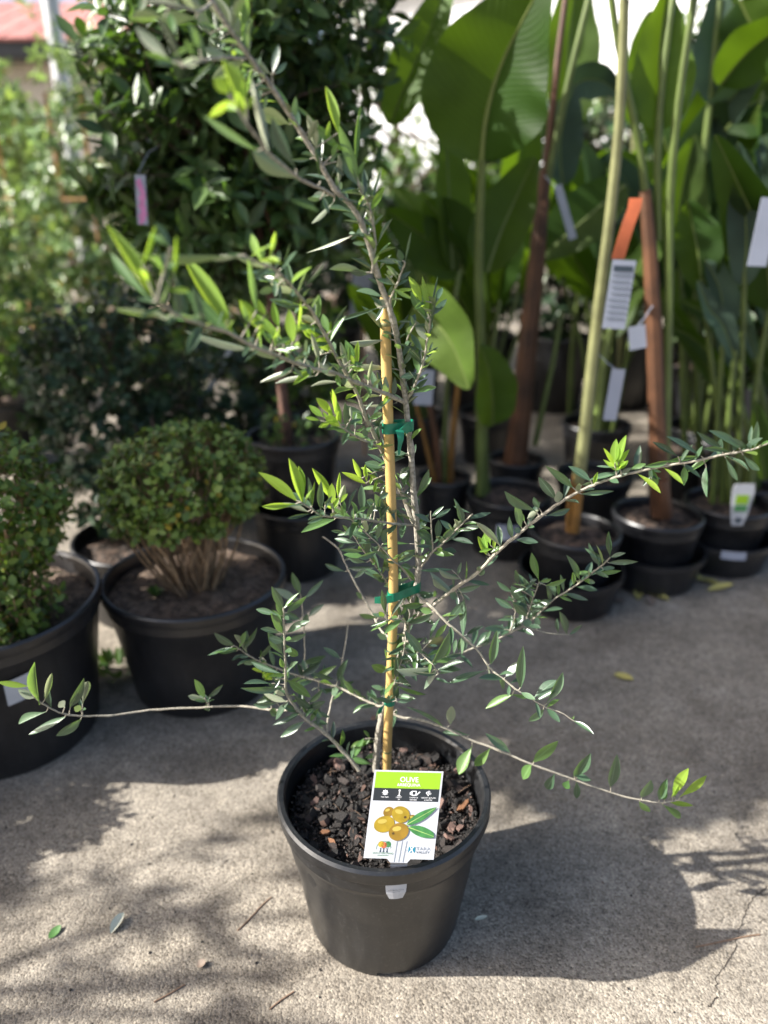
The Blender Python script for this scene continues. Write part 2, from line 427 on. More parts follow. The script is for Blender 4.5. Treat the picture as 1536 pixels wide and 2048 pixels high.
# ---------------------------------------------------------------- pots
def pot_profile(Rr, rb, h, band=.022, lip=.006):
    t = .004; rw = rb + (Rr - lip - rb) * .93
    return [(rb - .012, .0015), (rb - .003, .0015), (rb, .006), (rb + (rw - rb) * .5, h * .48), (rw - .0015, h - band - .024), (rw + .002, h - band - .020), (rw + .0025, h - band - .001),
            (Rr - .002, h - band), (Rr, h - band + .003), (Rr, h - .004), (Rr - .003, h), (Rr - .009, h - .0005), (Rr - .0115, h - .005),
            (Rr - .014, h - band), (rw - t, h - band - .02), (rb - t, .012), (0.001, .010)]
def make_pot(label, x, y, Rr, rb, h, z0=0, soil='soil3', soil_drop=.035, group=None, n=48, name='plant_pot', seed=0):
    t = thing(name, label, 'pot', (x, y, z0), group)
    prof = pot_profile(Rr, rb, h)
    MB().lathe(prof[:7], n, (x, y, z0)).build('wall', M['pot2'], t)
    MB().lathe(prof[6:13], n, (x, y, z0)).build('rim', M['pot2'], t)
    MB().lathe(prof[12:], n, (x, y, z0)).build('lining', M['pot2'], t)
    if soil: soil_disc('soil', x, y, z0 + h - soil_drop, Rr - .014, M[soil], t, seed)
    return t
def soil_disc(name, x, y, z, r, mat, parent, seed=0, amp=.006, rings=12, n=40, **kw):
    q = random.Random(seed + 5); vs, fs = [], []
    ph = [q.uniform(0, 6) for _ in range(6)]
    for i in range(rings + 1):
        rr = r * i / rings
        for k in range(n):
            a = 2 * math.pi * k / n; px, py = rr * math.cos(a), rr * math.sin(a)
            zz = amp * (math.sin(px * 60 + ph[0]) * math.sin(py * 55 + ph[1]) + .6 * math.sin(px * 140 + ph[2]) * math.sin(py * 150 + ph[3])) + q.uniform(-amp, amp) * .35
            zz -= (i == rings) * .004
            vs.append((x + px, y + py, z + zz))
    for i in range(rings):
        for k in range(n):
            k2 = (k + 1) % n; fs.append((i * n + k, (i + 1) * n + k, (i + 1) * n + k2, i * n + k2))
    return MB().add(vs, fs).build(name, mat, parent, **kw)

PX, PY, PR, PB, PH = 0.0, .848, .150, .111, .240
def main_pot():
    t = thing('plant_pot', 'scuffed black plastic nursery pot holding the olive, drain notch at its base', 'pot', (PX, PY, 0))
    n = 144; prof = [(PB - .012, .0015), (PB - .004, .0015), (PB, .004), (PB + .0016, .0105)] + pot_profile(PR, PB, PH)[3:]
    def notch(i, k):
        a = math.degrees(2 * math.pi * k / n) % 360
        if i > 2: return False
        return any(abs((a - c + 180) % 360 - 180) < 9 for c in (270 + 2, 2 + 330, 212, 152, 92, 32))
    # body subdivided in height so that it can be slightly out of round
    body = prof[:5]
    for k in range(1, 9): body.append((prof[4][0] + (prof[5][0] - prof[4][0]) * k / 9, prof[4][1] + (prof[5][1] - prof[4][1]) * k / 9))
    body += prof[5:8]
    mb = MB().lathe(body, n, (PX, PY, 0), notch)
    nv = []
    for (x, y, z) in mb.v:
        a = math.atan2(y - PY, x - PX); f = max(0, min(1, (z - .01) / .1)) * max(0, min(1, (PH - .03 - z) / .05))
        d = f * (.0012 * math.sin(3 * a + 1 + z * 20) + .0009 * math.sin(7 * a + z * 45) - .004 * math.exp(-((a + 2.45) / .16) ** 2 - ((z - .15) / .05) ** 2))
        nv.append((x + d * math.cos(a), y + d * math.sin(a), z))
    mb.v = nv
    mb.build('wall', M['pot'], t)
    MB().lathe(prof[7:14], n, (PX, PY, 0)).build('rim', M['pot'], t)
    MB().lathe(prof[13:], n, (PX, PY, 0)).build('lining', M['pot'], t)
    MB().lathe([(PB - .004, .0116), (.001, .0116)], 48, (PX, PY, 0)).build('floor', M['pot'], t)
    return t
main_pot()

# potting mix with bark chips
SZ = .198
pm = thing('potting_mix', 'dark potting mix with broken bark chips filling the olive pot', 'soil', (PX, PY, SZ))
soil_disc('soil', PX, PY, SZ, PR - .0165, M['soil'], pm, 3, .005, 26, 90)
def chip_mesh(seed, mat):
    q = random.Random(seed); n = q.choice((5, 6, 7)); ring = []
    for k in range(n):
        a = 2 * math.pi * k / n + q.uniform(-.3, .3); r = q.uniform(.34, .55); ring.append((r * math.cos(a), r * math.sin(a)))
    vs = [(x * .86, y * .86, .5 + q.uniform(-.2, .2)) for x, y in ring] + [(x, y, q.uniform(-.15, .15)) for x, y in ring] + [(x * .8, y * .8, -.5) for x, y in ring]
    fs = [tuple(range(n)), tuple(range(3 * n - 1, 2 * n - 1, -1))]
    for k in range(n):
        k2 = (k + 1) % n; fs += [(k2, k, n + k, n + k2), (n + k2, n + k, 2 * n + k, 2 * n + k2)]
    return MB().add(vs, fs).mesh('bark_chip', mat, True, 40)
chips = [chip_mesh(i, M['chip']) for i in range(14)]
chips_o = [chip_mesh(40 + i, M['chip_o']) for i in range(3)]; chips_p = [chip_mesh(60 + i, M['chip_p']) for i in range(3)]
q = random.Random(11)
def chip_matrix(x, y, z, l, wd, th, tilt=.45, ang=None):
    rot = Matrix.Rotation(q.uniform(0, 6.28) if ang is None else ang, 4, 'Z') @ Matrix.Rotation(q.uniform(-tilt, tilt), 4, 'X') @ Matrix.Rotation(q.uniform(-tilt, tilt), 4, 'Y')
    return Matrix.Translation((x, y, z)) @ rot @ Matrix.Diagonal((l, wd, th, 1))
for i in range(286):
    a = q.uniform(0, 6.283); r = (PR - .022) * math.sqrt(q.random())
    big = q.random() ** 1.5; l = .007 + .022 * big; wd = l * q.uniform(.4, .8); th = l * q.uniform(.2, .4)
    x, y = PX + r * math.cos(a), PY + r * math.sin(a)
    me = q.choice(chips) if q.random() < .93 - .1 * (x > .05) else q.choice(chips_p)
    link('bark_chip', me, pm, chip_matrix(x, y, SZ + .005 + th * .2 + q.uniform(0, .003), l, wd, th, .6))
for (px, py, l, wd, ang, ms) in ((925, 1612, .034, .011, .95, chips_o), (650, 1665, .018, .010, .15, chips_o), (664, 1684, .015, .009, -.6, chips_o), (695, 1636, .013, .011, .3, chips_p),
                                 (903, 1655, .022, .014, 1.2, chips_p), (920, 1655, .018, .012, .5, chips_p), (640, 1505, .030, .009, .25, chips_p), (748, 1436, .018, .014, 1, chips_p),
                                 (915, 1540, .020, .013, 1.0, chips_p), (620, 1520, .014, .009, 0, chips_p), (886, 1480, .03, .009, .1, chips), (717, 1680, .014, .022, .2, chips_p)):
    p = on(px, py, SZ + .008); link('bark_chip', q.choice(ms), pm, chip_matrix(p.x, p.y, p.z, l, wd, .005, .3, ang))
small = []
for i in range(2600):
    a = q.uniform(0, 6.283); r = (PR - .018) * math.sqrt(q.random()); l = q.uniform(.0022, .0068)
    small.append((r, a, l))
mbs = MB(); base = [(-.5, 0, 0), (.5, .1, 0), (0, .35, .05), (0, -.3, .1), (.1, 0, .35)]
for r, a, l in small:
    mt = chip_matrix(PX + r * math.cos(a), PY + r * math.sin(a), SZ + .003 + q.uniform(0, .006), l * q.uniform(1, 1.8), l, l * q.uniform(.8, 1.4), .8)
    mbs.add([mt @ Vector(v) for v in base], [(0, 3, 4), (3, 1, 4), (1, 2, 4), (2, 0, 4), (0, 2, 1, 3)])
mbs.build('bark_crumbs', M['chip'], pm, False, kind='stuff')
mbf = MB()
for i in range(30):
    a = q.uniform(0, 6.283); r = (PR - .03) * math.sqrt(q.random()); p = Vector((PX + r * math.cos(a), PY + r * math.sin(a), SZ + .009))
    d = Vector((q.uniform(-1, 1), q.uniform(-1, 1), q.uniform(-.1, .35))).normalized() * q.uniform(.012, .032)
    mbf.tube([p, p + d * .5 + Vector((0, 0, .002)), p + d], .00028, 4)
mbf.build('root_fibres', M['drytwig'], pm, kind='stuff')

# ---------------------------------------------------------------- bamboo stake
st_pts = [at(773, 1562, .875), at(775, 1480, .875), at(782, 1340, .876), at(787, 1190, .876), at(783, 1020, .875), at(777, 855, .874), at(772, 700, .873), at(771, 592, .872)]
stake = thing('bamboo_stake', 'straight yellow bamboo stake standing in the olive pot', 'stake', st_pts[0])
sp = catmull(st_pts, 5)
MB().tube(sp, [.0064 - .0004 * i / len(sp) for i in range(len(sp))], 16).build('cane', plain('bamboo', (.47, .32, .115), .42, .16, 25), stake)
for yy in (1500, 1287, 1010, 860, 660):
    k = min(range(len(sp)), key=lambda i: abs(proj(sp[i])[1] - yy)); p = sp[k]
    MB().tube([p + Vector((0, 0, d)) for d in (-.002, -.0008, .0008, .002)], [.0062, .0067, .0067, .0062], 16, False).build('node_ring', M['stem_p'], stake)

# ---------------------------------------------------------------- the olive: stem and branches traced, each with its own depth
BR = [  # radius base, radius tip, points (photo x, photo y, distance Y)
 ('trunk', .0050, .0016, [(752,1542,.900),(755,1490,.900),(764,1430,.900),(782,1368,.898),(804,1300,.894),(820,1230,.892),(836,1150,.892),(836,1090,.89),(827,980,.888),(822,900,.886),(812,810,.88),(798,700,.872),(782,625,.86),(758,560,.85),(738,490,.84),(712,425,.83),(668,375,.82),(625,300,.81),(580,230,.80),(540,170,.79),(500,115,.78),(455,50,.77),(420,-5,.76),(385,-60,.75)]),
 ('b', .0026, .0010, [(811,806,.88),(766,785,.86),(715,766,.83),(672,747,.80),(630,738,.77),(588,724,.74),(509,694,.69),(467,670,.66),(425,655,.64),(377,640,.62),(347,625,.605),(312,601,.59)]),
 ('b', .0030, .0010, [(830,1050,.889),(819,1027,.889),(805,989,.895),(793,966,.897),(766,907,.885),(747,865,.87),(731,834,.855),(715,790,.84),(677,719,.81),(635,642,.78),(614,609,.765),(590,581,.75),(574,562,.735),(554,541,.715),(519,525,.68),(490,512,.65)]),
 ('b', .0016, .0008, [(766,905,.885),(757,893,.87),(724,879,.85),(701,867,.83),(684,855,.81)]),
 ('b', .0017, .0010, [(828,1050,.889),(793,1048,.865),(748,1042,.85),(711,1037,.83),(673,1034,.81),(645,1031,.79),(624,1019,.775),(603,1005,.76)]),
 ('b', .0012, .0007, [(823,1160,.891),(800,1132,.875),(788,1123,.86),(769,1101,.85),(748,1080,.84),(725,1059,.835),(685,1022,.83)]),
 ('b', .0012, .0007, [(822,1225,.892),(795,1195,.90),(774,1165,.89),(758,1141,.88),(739,1116,.87),(725,1099,.865),(706,1069,.86)]),
 ('b', .0016, .0009, [(810,1290,.894),(767,1266,.93),(744,1226,.96),(725,1193,.98),(706,1158,1.0),(692,1130,1.02),(676,1097,1.04),(645,1073,1.06)]),
 ('b', .0030, .0010, [(718,1540,.868),(686,1502,.872),(650,1466,.875),(614,1440,.873),(593,1416,.87),(574,1388,.866),(571,1364,.862),(571,1325,.856),(569,1286,.85),(568,1247,.845),(567,1216,.84)]),
 ('b', .0014, .0008, [(608,1356,.945),(607,1330,.98),(610,1312,.99),(608,1255,1.0),(603,1203,1.01),(600,1187,1.01)]),
 ('b', .0014, .0008, [(654,1467,.875),(656,1437,.89),(663,1403,.91),(673,1370,.935),(684,1325,.97),(692,1281,1.0),(696,1250,1.02)]),
 ('b', .0020, .0009, [(770,1410,.899),(757,1412,.90),(725,1398,.91),(679,1376,.93),(629,1360,.945),(606,1354,.95),(580,1346,.95),(548,1334,.95),(520,1323,.95),(496,1310,.945),(481,1299,.94),(468,1291,.935)]),
 ('b', .0018, .0010, [(596,1418,.87),(570,1420,.885),(542,1420,.90),(480,1412,.91),(400,1415,.91),(300,1420,.90),(230,1430,.885),(165,1432,.87),(125,1427,.86),(90,1410,.85),(68,1394,.845)]),
 ('b', .0021, .0009, [(770,1415,.899),(800,1434,.89),(843,1440,.88),(893,1457,.87),(943,1480,.86),(1008,1505,.85),(1068,1530,.84),(1138,1555,.835),(1198,1577,.83),(1258,1595,.825),(1318,1605,.82),(1358,1600,.82)]),
 ('b', .0022, .0006, [(832,1180,.892),(839,1194,.885),(864,1214,.87),(895,1246,.86),(927,1274,.85),(953,1298,.845),(981,1337,.835),(1007,1358,.825),(1036,1381,.815),(1065,1399,.81),(1093,1415,.80),(1122,1425,.795),(1151,1444,.79)]),
 ('b', .0016, .0009, [(838,1140,.892),(864,1105,.88),(880,1092,.875),(906,1066,.87),(927,1045,.865),(945,1028,.86)]),
 ('b', .0010, .0007, [(866,1103,.879),(864,1070,.875),(862,1040,.87),(862,1022,.868)]),
 ('b', .0026, .0010, [(825,1240,.892),(845,1225,.885),(868,1210,.875),(895,1188,.87),(927,1165,.86),(953,1147,.855),(974,1126,.85),(1002,1097,.84),(1039,1066,.835),(1078,1035,.83),(1119,1006,.825),(1154,985,.82),(1194,967,.815),(1233,954,.81),(1298,938,.80),(1360,927,.795),(1396,921,.79),(1447,909,.785),(1501,900,.78),(1537,885,.775),(1580,868,.77)]),
 ('b', .0017, .0009, [(806,1296,.893),(835,1335,.91),(870,1322,.92),(916,1308,.93),(950,1295,.935),(994,1279,.94),(1018,1266,.94),(1046,1253,.94),(1065,1240,.94),(1091,1214,.935),(1112,1196,.93),(1138,1180,.925),(1163,1163,.92),(1184,1146,.915),(1205,1130,.91),(1220,1115,.905)]),
 ('b', .0010, .0006, [(1046,1253,.94),(1072,1260,.945),(1106,1268,.95),(1138,1269,.955)]),
 ('b', .0011, .0007, [(1048,1252,.94),(1055,1232,.93),(1065,1200,.925),(1072,1182,.92),(1078,1163,.915)]),
 ('b', .0010, .0006, [(1019,1265,.94),(1027,1244,.935),(1031,1221,.93)]),
 ('b', .0013, .0008, [(812,1280,.893),(825,1293,.87),(840,1304,.855),(852,1316,.85),(867,1331,.84),(877,1347,.835)]),
 ('b', .0012, .0007, [(815,1260,.892),(813,1250,.872),(805,1239,.858),(790,1238,.855),(775,1240,.852)]),
 ('b', .0011, .0007, [(815,1255,.892),(811,1268,.875),(810,1289,.862),(806,1310,.855),(800,1330,.85),(793,1352,.848),(788,1370,.847)]),
 ('b', .0011, .0007, [(785,1375,.90),(789,1385,.865),(792,1395,.855),(794,1404,.853)]),
 ('b', .0018, .0008, [(814,800,.88),(827,776,.872),(841,743,.865),(848,719,.86),(854,682,.855),(858,658,.85),(860,637,.845)]),
 ('b', .0008, .0005, [(858,658,.85),(863,640,.848),(870,600,.845)]),
 ('b', .0017, .0008, [(744,545,.845),(747,520,.843),(750,485,.84),(746,446,.835),(737,407,.83),(724,385,.825),(718,372,.82)]),
 ('b', .0015, .0008, [(778,612,.858),(784,590,.85),(794,569,.845),(805,538,.84),(810,525,.835)]),
 ('b', .0012, .0007, [(811,692,.87),(816,673,.86),(820,665,.858)]),
 ('b', .0017, .0009, [(668,392,.822),(646,379,.79),(620,368,.75),(604,360,.72),(570,335,.69),(538,308,.66),(515,275,.645),(494,248,.635)]),
 ('b', .0014, .0008, [(492,117,.78),(453,115,.74),(424,117,.70),(404,122,.68),(370,132,.65)]),
 ('b', .0011, .0007, [(546,177,.792),(544,156,.79),(545,145,.788)]),
 ('b', .0013, .0008, [(425,4,.761),(400,22,.72),(377,18,.69),(330,8,.65),(290,3,.62)]),
]
VIEWS = {'A': (260, 0, 3.84), 'B': (500, 160, 3.84), 'C': (180, 440, 3.339), 'D': (480, 500, 5.12), 'E': (560, 560, 4.267), 'F': (500, 900, 4.267), 'G': (640, 1160, 4.8),
         'H': (760, 980, 3.84), 'I': (980, 840, 2.763), 'J': (980, 1040, 4.8), 'K': (400, 1130, 3.84), 'M': (0, 1250, 2.0), 'N': (768, 1250, 2.0)}
LEAVES = {   # per detail view: base x y, tip x y, width, kind (d dark, y mid green, n young lime, u seen from below)
'A': "1310 1390 985 1190 150 u;900 950 735 510 120 n;1070 1175 940 635 70 u;995 1170 615 910 45 y;775 770 620 885 60 n;760 720 655 610 110 n;1240 960 1015 870 110 u;1280 1310 1110 950 110 d;1390 1220 1250 1225 30 d;1255 920 1270 760 55 d;1100 560 1140 370 50 d;1115 570 1195 490 40 d;1080 580 930 480 90 u;870 470 655 590 100 u;760 450 590 380 90 u;920 400 905 220 35 u;890 390 880 20 60 y;850 300 900 0 70 y;840 380 790 90 85 u;770 210 590 -20 110 u;770 200 680 0 90 u;680 310 675 20 30 u;620 270 520 60 90 u;520 100 400 -20 50 u;510 140 270 140 100 u;280 130 30 140 90 u;380 470 210 130 55 u;320 480 80 245 100 u;400 520 130 420 50 y;560 470 400 480 80 u;780 350 630 290 50 d;520 310 350 420 30 d;570 450 455 200 70 d;480 430 430 310 60 y;650 460 480 640 30 d;450 70 120 15 40 u;370 60 350 -20 30 u;900 720 930 540 35 y;890 760 870 620 40 n;800 430 795 385 40 n;1010 740 985 600 40 d;880 570 880 510 40 y;550 60 430 -40 60 u",
'B': "505 530 440 290 80 u;545 790 505 540 25 d;680 830 680 600 50 u;660 850 660 750 30 d;840 800 690 380 90 y;680 420 590 90 75 n;690 540 500 345 70 y;530 340 375 215 25 y;830 815 700 600 70 d;670 630 510 550 25 d;815 670 850 250 40 y;890 930 845 790 55 u;920 960 1005 700 22 d;840 1140 900 900 55 u;945 1160 895 960 50 u;860 975 815 950 60 d;850 940 700 920 15 d;900 1080 770 1075 15 d;920 1170 830 1170 70 d;940 1310 910 1170 45 u;975 1270 1080 1085 25 d;905 1255 800 1250 35 d;780 1200 460 1310 35 d;600 890 505 880 60 u;540 920 450 910 35 d;650 930 495 1090 45 u;900 1480 640 1455 65 u;900 1490 780 1470 50 d;980 1390 1150 1395 40 d;1190 1390 1235 1190 15 d;1170 1390 1145 1310 60 d;1150 1500 1060 1470 55 u;1165 1480 1145 1400 35 d;1120 1560 980 1530 40 d;695 860 700 790 35 u",
'C': "440 550 145 70 100 n;430 560 155 255 60 y;345 310 425 60 30 n;540 650 210 600 45 u;660 660 560 360 30 d;560 400 575 140 25 n;960 770 655 300 110 n;940 760 655 480 80 y;1100 870 680 760 60 u;1340 950 1070 825 80 u;560 680 420 610 40 u;1010 240 380 225 55 u;1130 280 980 240 45 u;1000 245 830 260 40 u;540 180 400 100 60 y;550 190 450 30 50 d;1150 290 1080 115 55 n;1165 280 1145 190 35 y;1195 270 1235 100 40 n;1245 395 1150 285 80 y;1170 320 1000 260 45 u;1235 340 1260 220 45 d;1240 450 1140 480 50 d;1210 420 1100 350 35 d;1275 330 1330 180 15 d;1370 490 1220 430 55 u;1300 440 1260 390 50 u;1400 580 1220 535 50 d;1140 750 1015 555 90 n;1115 620 1060 290 50 y;1325 840 1130 650 60 n;1170 640 1130 540 50 n;1260 720 1230 560 55 n;1355 820 1335 620 70 n;1380 780 1410 560 30 n;1350 1010 1160 1075 40 u;1520 1040 1270 1080 35 u;1500 1020 1370 1020 30 y",
'D': "740 920 650 760 90 n;910 1040 760 840 110 n;920 870 850 680 80 y;900 930 930 750 50 n;760 900 755 760 35 n;640 840 620 690 35 n;780 750 620 690 75 u;930 840 1070 600 25 d;630 400 840 160 25 d;600 590 340 510 45 d;680 1090 675 930 45 u;810 1150 735 880 60 u;820 1080 840 960 40 u;720 1210 590 1110 110 u;990 1290 835 1170 110 u;1105 1310 1040 980 65 u;1130 1260 1130 1130 40 d;1180 1100 1090 940 85 y;1195 1180 1205 960 60 n;1170 1180 1140 1090 45 n;980 1050 955 950 50 d;1220 1180 1310 1080 35 d;1530 1210 1140 1210 55 d;1320 1390 1350 1160 40 u;1410 1430 1350 1250 70 d;1320 1340 1275 1280 35 y;1220 1390 1070 1370 80 u;1510 915 1165 945 70 u;1520 870 1280 600 80 d;1420 590 1000 730 40 d;1520 560 1390 540 110 u;1050 1350 760 1390 40 u;380 990 330 820 35 y;460 970 360 940 60 u;350 900 250 870 50 y;1530 1430 1490 1310 60 u",
'E': "1225 240 1120 0 80 n;1265 300 1215 0 60 n;1255 335 1130 130 70 y;1180 180 990 90 30 y;1280 300 1340 0 18 d;1290 420 1335 140 22 d;1250 510 1160 360 75 d;1275 450 1250 340 45 u;1170 360 1020 360 20 d;1210 720 1110 610 65 d;1215 610 1020 550 25 d;1040 740 1165 550 50 d;1270 620 1300 540 20 d;1230 780 1300 680 15 d;1140 970 1250 855 50 d;1170 800 1040 830 60 d;985 460 960 340 50 d;990 460 1090 310 30 d;1000 1050 720 1075 35 u;860 990 700 1010 30 u;985 1010 920 930 50 d;930 960 890 880 60 u;1090 1480 980 1480 55 d;1080 1490 860 1570 40 y;880 1600 740 1560 70 d;520 1240 440 980 60 n;460 1170 330 1020 80 n;370 1170 260 1080 60 n;350 1200 230 1175 35 n;520 1250 400 1180 80 n;470 1160 455 960 45 n;590 1320 450 1250 50 y;700 1230 630 1130 80 y;640 1280 655 1140 30 d;610 1180 600 1090 30 u;740 1240 540 1220 25 d;740 1350 710 1250 55 d;850 1370 840 1260 30 d;870 1240 790 1220 50 d;820 1200 830 1100 50 d;690 1370 570 1350 45 d;1105 1600 1030 1690 80 d",
'F': "405 440 110 210 100 n;440 460 340 110 90 n;450 470 420 170 60 n;400 460 135 480 60 n;500 530 300 460 50 d;530 540 340 580 35 d;530 490 500 260 55 d;530 480 550 290 25 n;605 510 605 290 60 d;720 450 555 190 80 n;700 460 700 300 70 n;750 400 765 210 40 n;740 500 800 320 60 d;640 470 695 400 30 d;720 500 640 450 50 d;730 590 470 695 65 y;640 570 505 620 40 d;830 530 905 350 35 d;970 580 950 330 65 d;990 590 1040 480 50 d;900 550 990 490 35 y;1100 590 1180 490 40 d;1150 560 1070 390 80 d;1060 450 1000 430 50 d;1080 430 1170 370 50 d;950 250 885 95 50 n;1000 280 985 140 40 n;990 290 800 200 50 n;1080 300 1050 180 45 d;1110 320 960 330 40 y;1160 340 1060 345 30 y;1140 180 1000 125 70 d;1430 370 1515 190 60 d;1365 410 1210 420 30 d;1310 330 1350 160 80 d;960 620 820 720 75 d;810 700 705 690 30 d;1020 760 860 705 60 d;910 800 740 760 50 d;970 880 790 850 35 d;1100 860 945 915 55 d;1000 880 1010 760 60 d;1030 750 1030 710 30 d;1230 650 1060 720 60 d;1140 800 1150 690 55 d;1170 940 1060 850 45 d;1000 960 860 930 45 d;1060 980 1040 930 50 y;1130 1060 1150 930 50 d;1150 1130 1050 1070 55 d;1130 1100 975 1035 20 d;1290 1000 1140 1000 50 d;1390 1010 1300 990 50 d;1420 850 1245 940 90 d;1370 800 1150 800 40 y;1380 1080 1170 1160 55 d;760 840 800 790 30 d;780 870 900 820 35 d;840 1010 1040 1000 40 d;890 1090 970 1030 40 d;820 1040 660 980 50 d;810 940 900 870 40 d;960 1280 910 1220 40 d",
'G': "630 340 600 130 65 d;680 350 790 185 35 d;570 360 400 340 45 d;620 350 510 330 40 d;640 380 500 440 25 d;620 360 570 310 50 n;700 390 610 470 35 d;750 380 690 360 45 y;770 340 820 260 35 y;760 340 750 250 35 d;1000 230 795 245 65 y;1090 320 865 400 70 d;1080 310 970 280 70 y;1010 270 940 290 60 d;650 570 560 520 60 d;790 490 740 690 75 d;875 630 650 690 70 d;995 700 840 520 90 d;1080 570 990 610 25 d;730 930 730 750 50 d;750 850 765 700 40 d;700 960 690 740 35 y;690 940 630 690 45 y;650 880 510 820 85 y;690 980 640 850 60 y;940 700 780 750 50 d;910 760 790 800 50 d;1090 840 770 860 80 d;1000 760 890 800 60 d;1080 870 950 870 50 d;1090 800 1225 520 80 d;1200 740 1240 600 70 y;1180 755 1345 715 50 d;1135 860 1350 790 60 d;1145 895 1300 850 40 d;1060 890 1070 960 50 y;1140 900 910 880 30 d;1090 940 1225 985 30 d;760 880 860 1020 60 d;855 1010 760 930 50 d;720 1020 985 1100 50 y;625 1050 505 1020 50 d;700 1170 545 1145 55 d;750 1180 890 1140 55 d;720 1170 710 1030 35 d;740 1150 745 1030 40 d;740 1240 690 1410 65 d;590 1120 600 1060 40 d;1230 400 1380 210 75 d;1380 170 1380 500 85 d;1225 410 1120 540 55 y;1250 120 1100 0 70 d;1110 160 1095 110 50 d",
'H': "850 1340 895 1100 70 d;830 1380 555 1470 60 d;960 1450 775 1450 50 d;1080 1525 1095 1240 75 d;965 1440 1060 1330 60 d;1180 1600 1330 1470 70 d;1275 1650 1390 1430 65 d;1025 1570 835 1670 55 y;1140 1590 1025 1570 30 y;1260 1680 1155 1770 55 d;730 1200 620 1110 50 d;740 1200 830 1100 60 d;780 1200 850 1150 40 d;960 1070 815 1065 40 d;1000 1080 1090 1000 50 d;570 800 400 650 70 d;640 690 470 620 50 d;560 610 330 620 35 d;470 460 575 470 50 d;410 420 290 430 35 d;395 390 285 320 60 d;395 240 280 190 45 d;395 300 320 270 25 d;440 400 450 250 60 d;420 220 530 150 40 d;480 370 560 290 50 d;560 310 470 240 50 d;600 320 750 280 40 d;560 300 620 240 40 d;640 240 600 130 60 d;700 180 580 130 20 d;925 430 755 270 60 d;820 500 760 370 60 n;830 490 800 360 55 n;850 430 820 300 60 n;850 480 920 440 35 y;770 660 780 590 70 d;600 820 540 800 70 d;590 780 750 740 50 d;1210 170 985 30 80 d;1220 140 1185 60 50 d;1085 290 1040 100 70 d;1130 220 1210 160 45 d;1110 240 1080 170 30 y;1100 300 1035 310 50 d;1380 90 1370 20 75 u;1270 200 1440 150 50 d",
'I': "460 375 320 265 45 d;365 440 280 325 50 d;560 340 445 265 40 d;500 410 665 395 30 d;550 330 685 300 35 d;500 360 590 340 30 d;690 250 630 165 30 n;690 240 695 120 50 n;705 240 745 100 40 n;710 245 765 170 30 n;700 265 600 255 15 d;690 330 770 270 30 d;760 280 850 245 30 y;830 260 970 230 30 y;900 270 915 360 50 y;970 235 1135 205 28 y;1045 205 915 130 35 d;1175 205 1005 100 38 d;1075 250 1070 350 38 y;1195 255 1195 410 38 d;1235 205 1105 275 35 y;1300 205 1360 325 35 d;1280 150 1155 70 38 d;1385 160 1225 70 38 d;1435 160 1320 95 30 d;1335 175 1195 160 28 d;1345 170 1355 130 30 d;1260 190 1275 110 40 d;1395 190 1480 270 38 d;1440 160 1445 45 28 d;1460 155 1475 20 38 d;895 340 890 270 25 d",
'J': "475 580 405 355 75 y;410 730 280 540 70 d;435 660 240 620 30 y;360 820 220 660 90 d;350 910 230 800 80 d;370 830 240 800 40 d;270 620 240 490 55 d;380 600 440 570 35 d;310 680 360 630 30 d;210 690 80 595 55 d;220 850 65 755 70 d;240 760 160 765 25 d;485 590 575 570 35 y;530 630 710 570 45 y;630 740 590 610 70 d;620 770 480 800 60 d;500 860 410 840 40 d;430 810 480 770 60 y;690 730 755 710 40 y;860 570 755 365 70 d;970 500 830 510 50 y;930 580 1000 600 50 d;1050 440 960 240 60 d;1105 385 930 285 45 d;1020 520 1235 490 50 y;1130 410 1390 400 55 d;1160 365 1285 320 40 d;1145 350 1140 140 60 d;1080 470 1185 460 50 d;740 1090 670 900 70 d;655 1090 645 960 40 d;755 1090 870 1015 40 d;360 940 360 1020 90 d;180 1060 -20 1040 60 d;220 960 90 960 35 d;460 1030 450 930 60 d;240 1010 300 950 50 d",
'K': "640 320 560 185 65 d;620 390 450 345 50 d;640 420 590 300 60 d;665 370 800 245 60 d;650 330 715 290 20 y;635 520 545 385 75 d;650 440 710 440 25 d;665 520 820 435 55 d;630 525 485 490 50 d;640 590 535 560 60 d;665 585 800 535 50 d;655 600 740 690 65 y;645 700 535 540 80 d;460 720 550 600 45 d;640 840 420 755 55 d;640 790 620 720 40 y;680 790 750 745 35 d;740 770 940 710 55 d;730 870 910 750 55 d;870 870 1030 780 50 y;640 940 345 940 60 d;560 910 360 910 35 d;670 880 830 1000 75 y;670 1050 505 990 50 d;690 1045 585 1170 60 d;720 1000 855 1105 60 d;740 1130 640 1090 50 d;820 1110 950 1050 60 d;840 1120 930 1160 45 d;760 1150 580 1220 45 d;800 1200 635 1310 60 d;840 1060 930 970 45 d;600 1060 430 1070 50 d;560 1010 450 1050 40 d;560 880 490 830 50 n;560 860 540 820 40 n;490 830 410 800 30 n;580 880 620 840 45 d;560 960 640 1000 40 d;600 1160 540 1120 60 d;910 970 1010 960 40 d;1010 990 1060 960 70 d;1060 900 1130 740 60 d;1060 930 1170 900 40 d;1080 720 960 640 45 d;1040 880 890 840 40 d;1000 1170 880 1130 40 d;980 1220 870 1210 45 d;810 905 860 880 40 d;1210 1010 1270 1030 45 y;265 630 125 535 55 d;250 630 80 690 35 d;290 660 140 665 40 d;380 690 275 550 55 d;320 650 430 500 40 d;380 710 310 710 25 d;440 740 350 755 40 d;765 230 715 70 55 d;760 270 590 185 70 d;805 260 935 130 40 d;770 420 640 370 50 d;830 400 940 310 45 d;800 490 820 390 50 d;1340 1350 1175 1395 50 y;1260 1330 1190 1460 55 y;1330 1530 1175 1490 50 y;1370 1460 1280 1480 40 y",
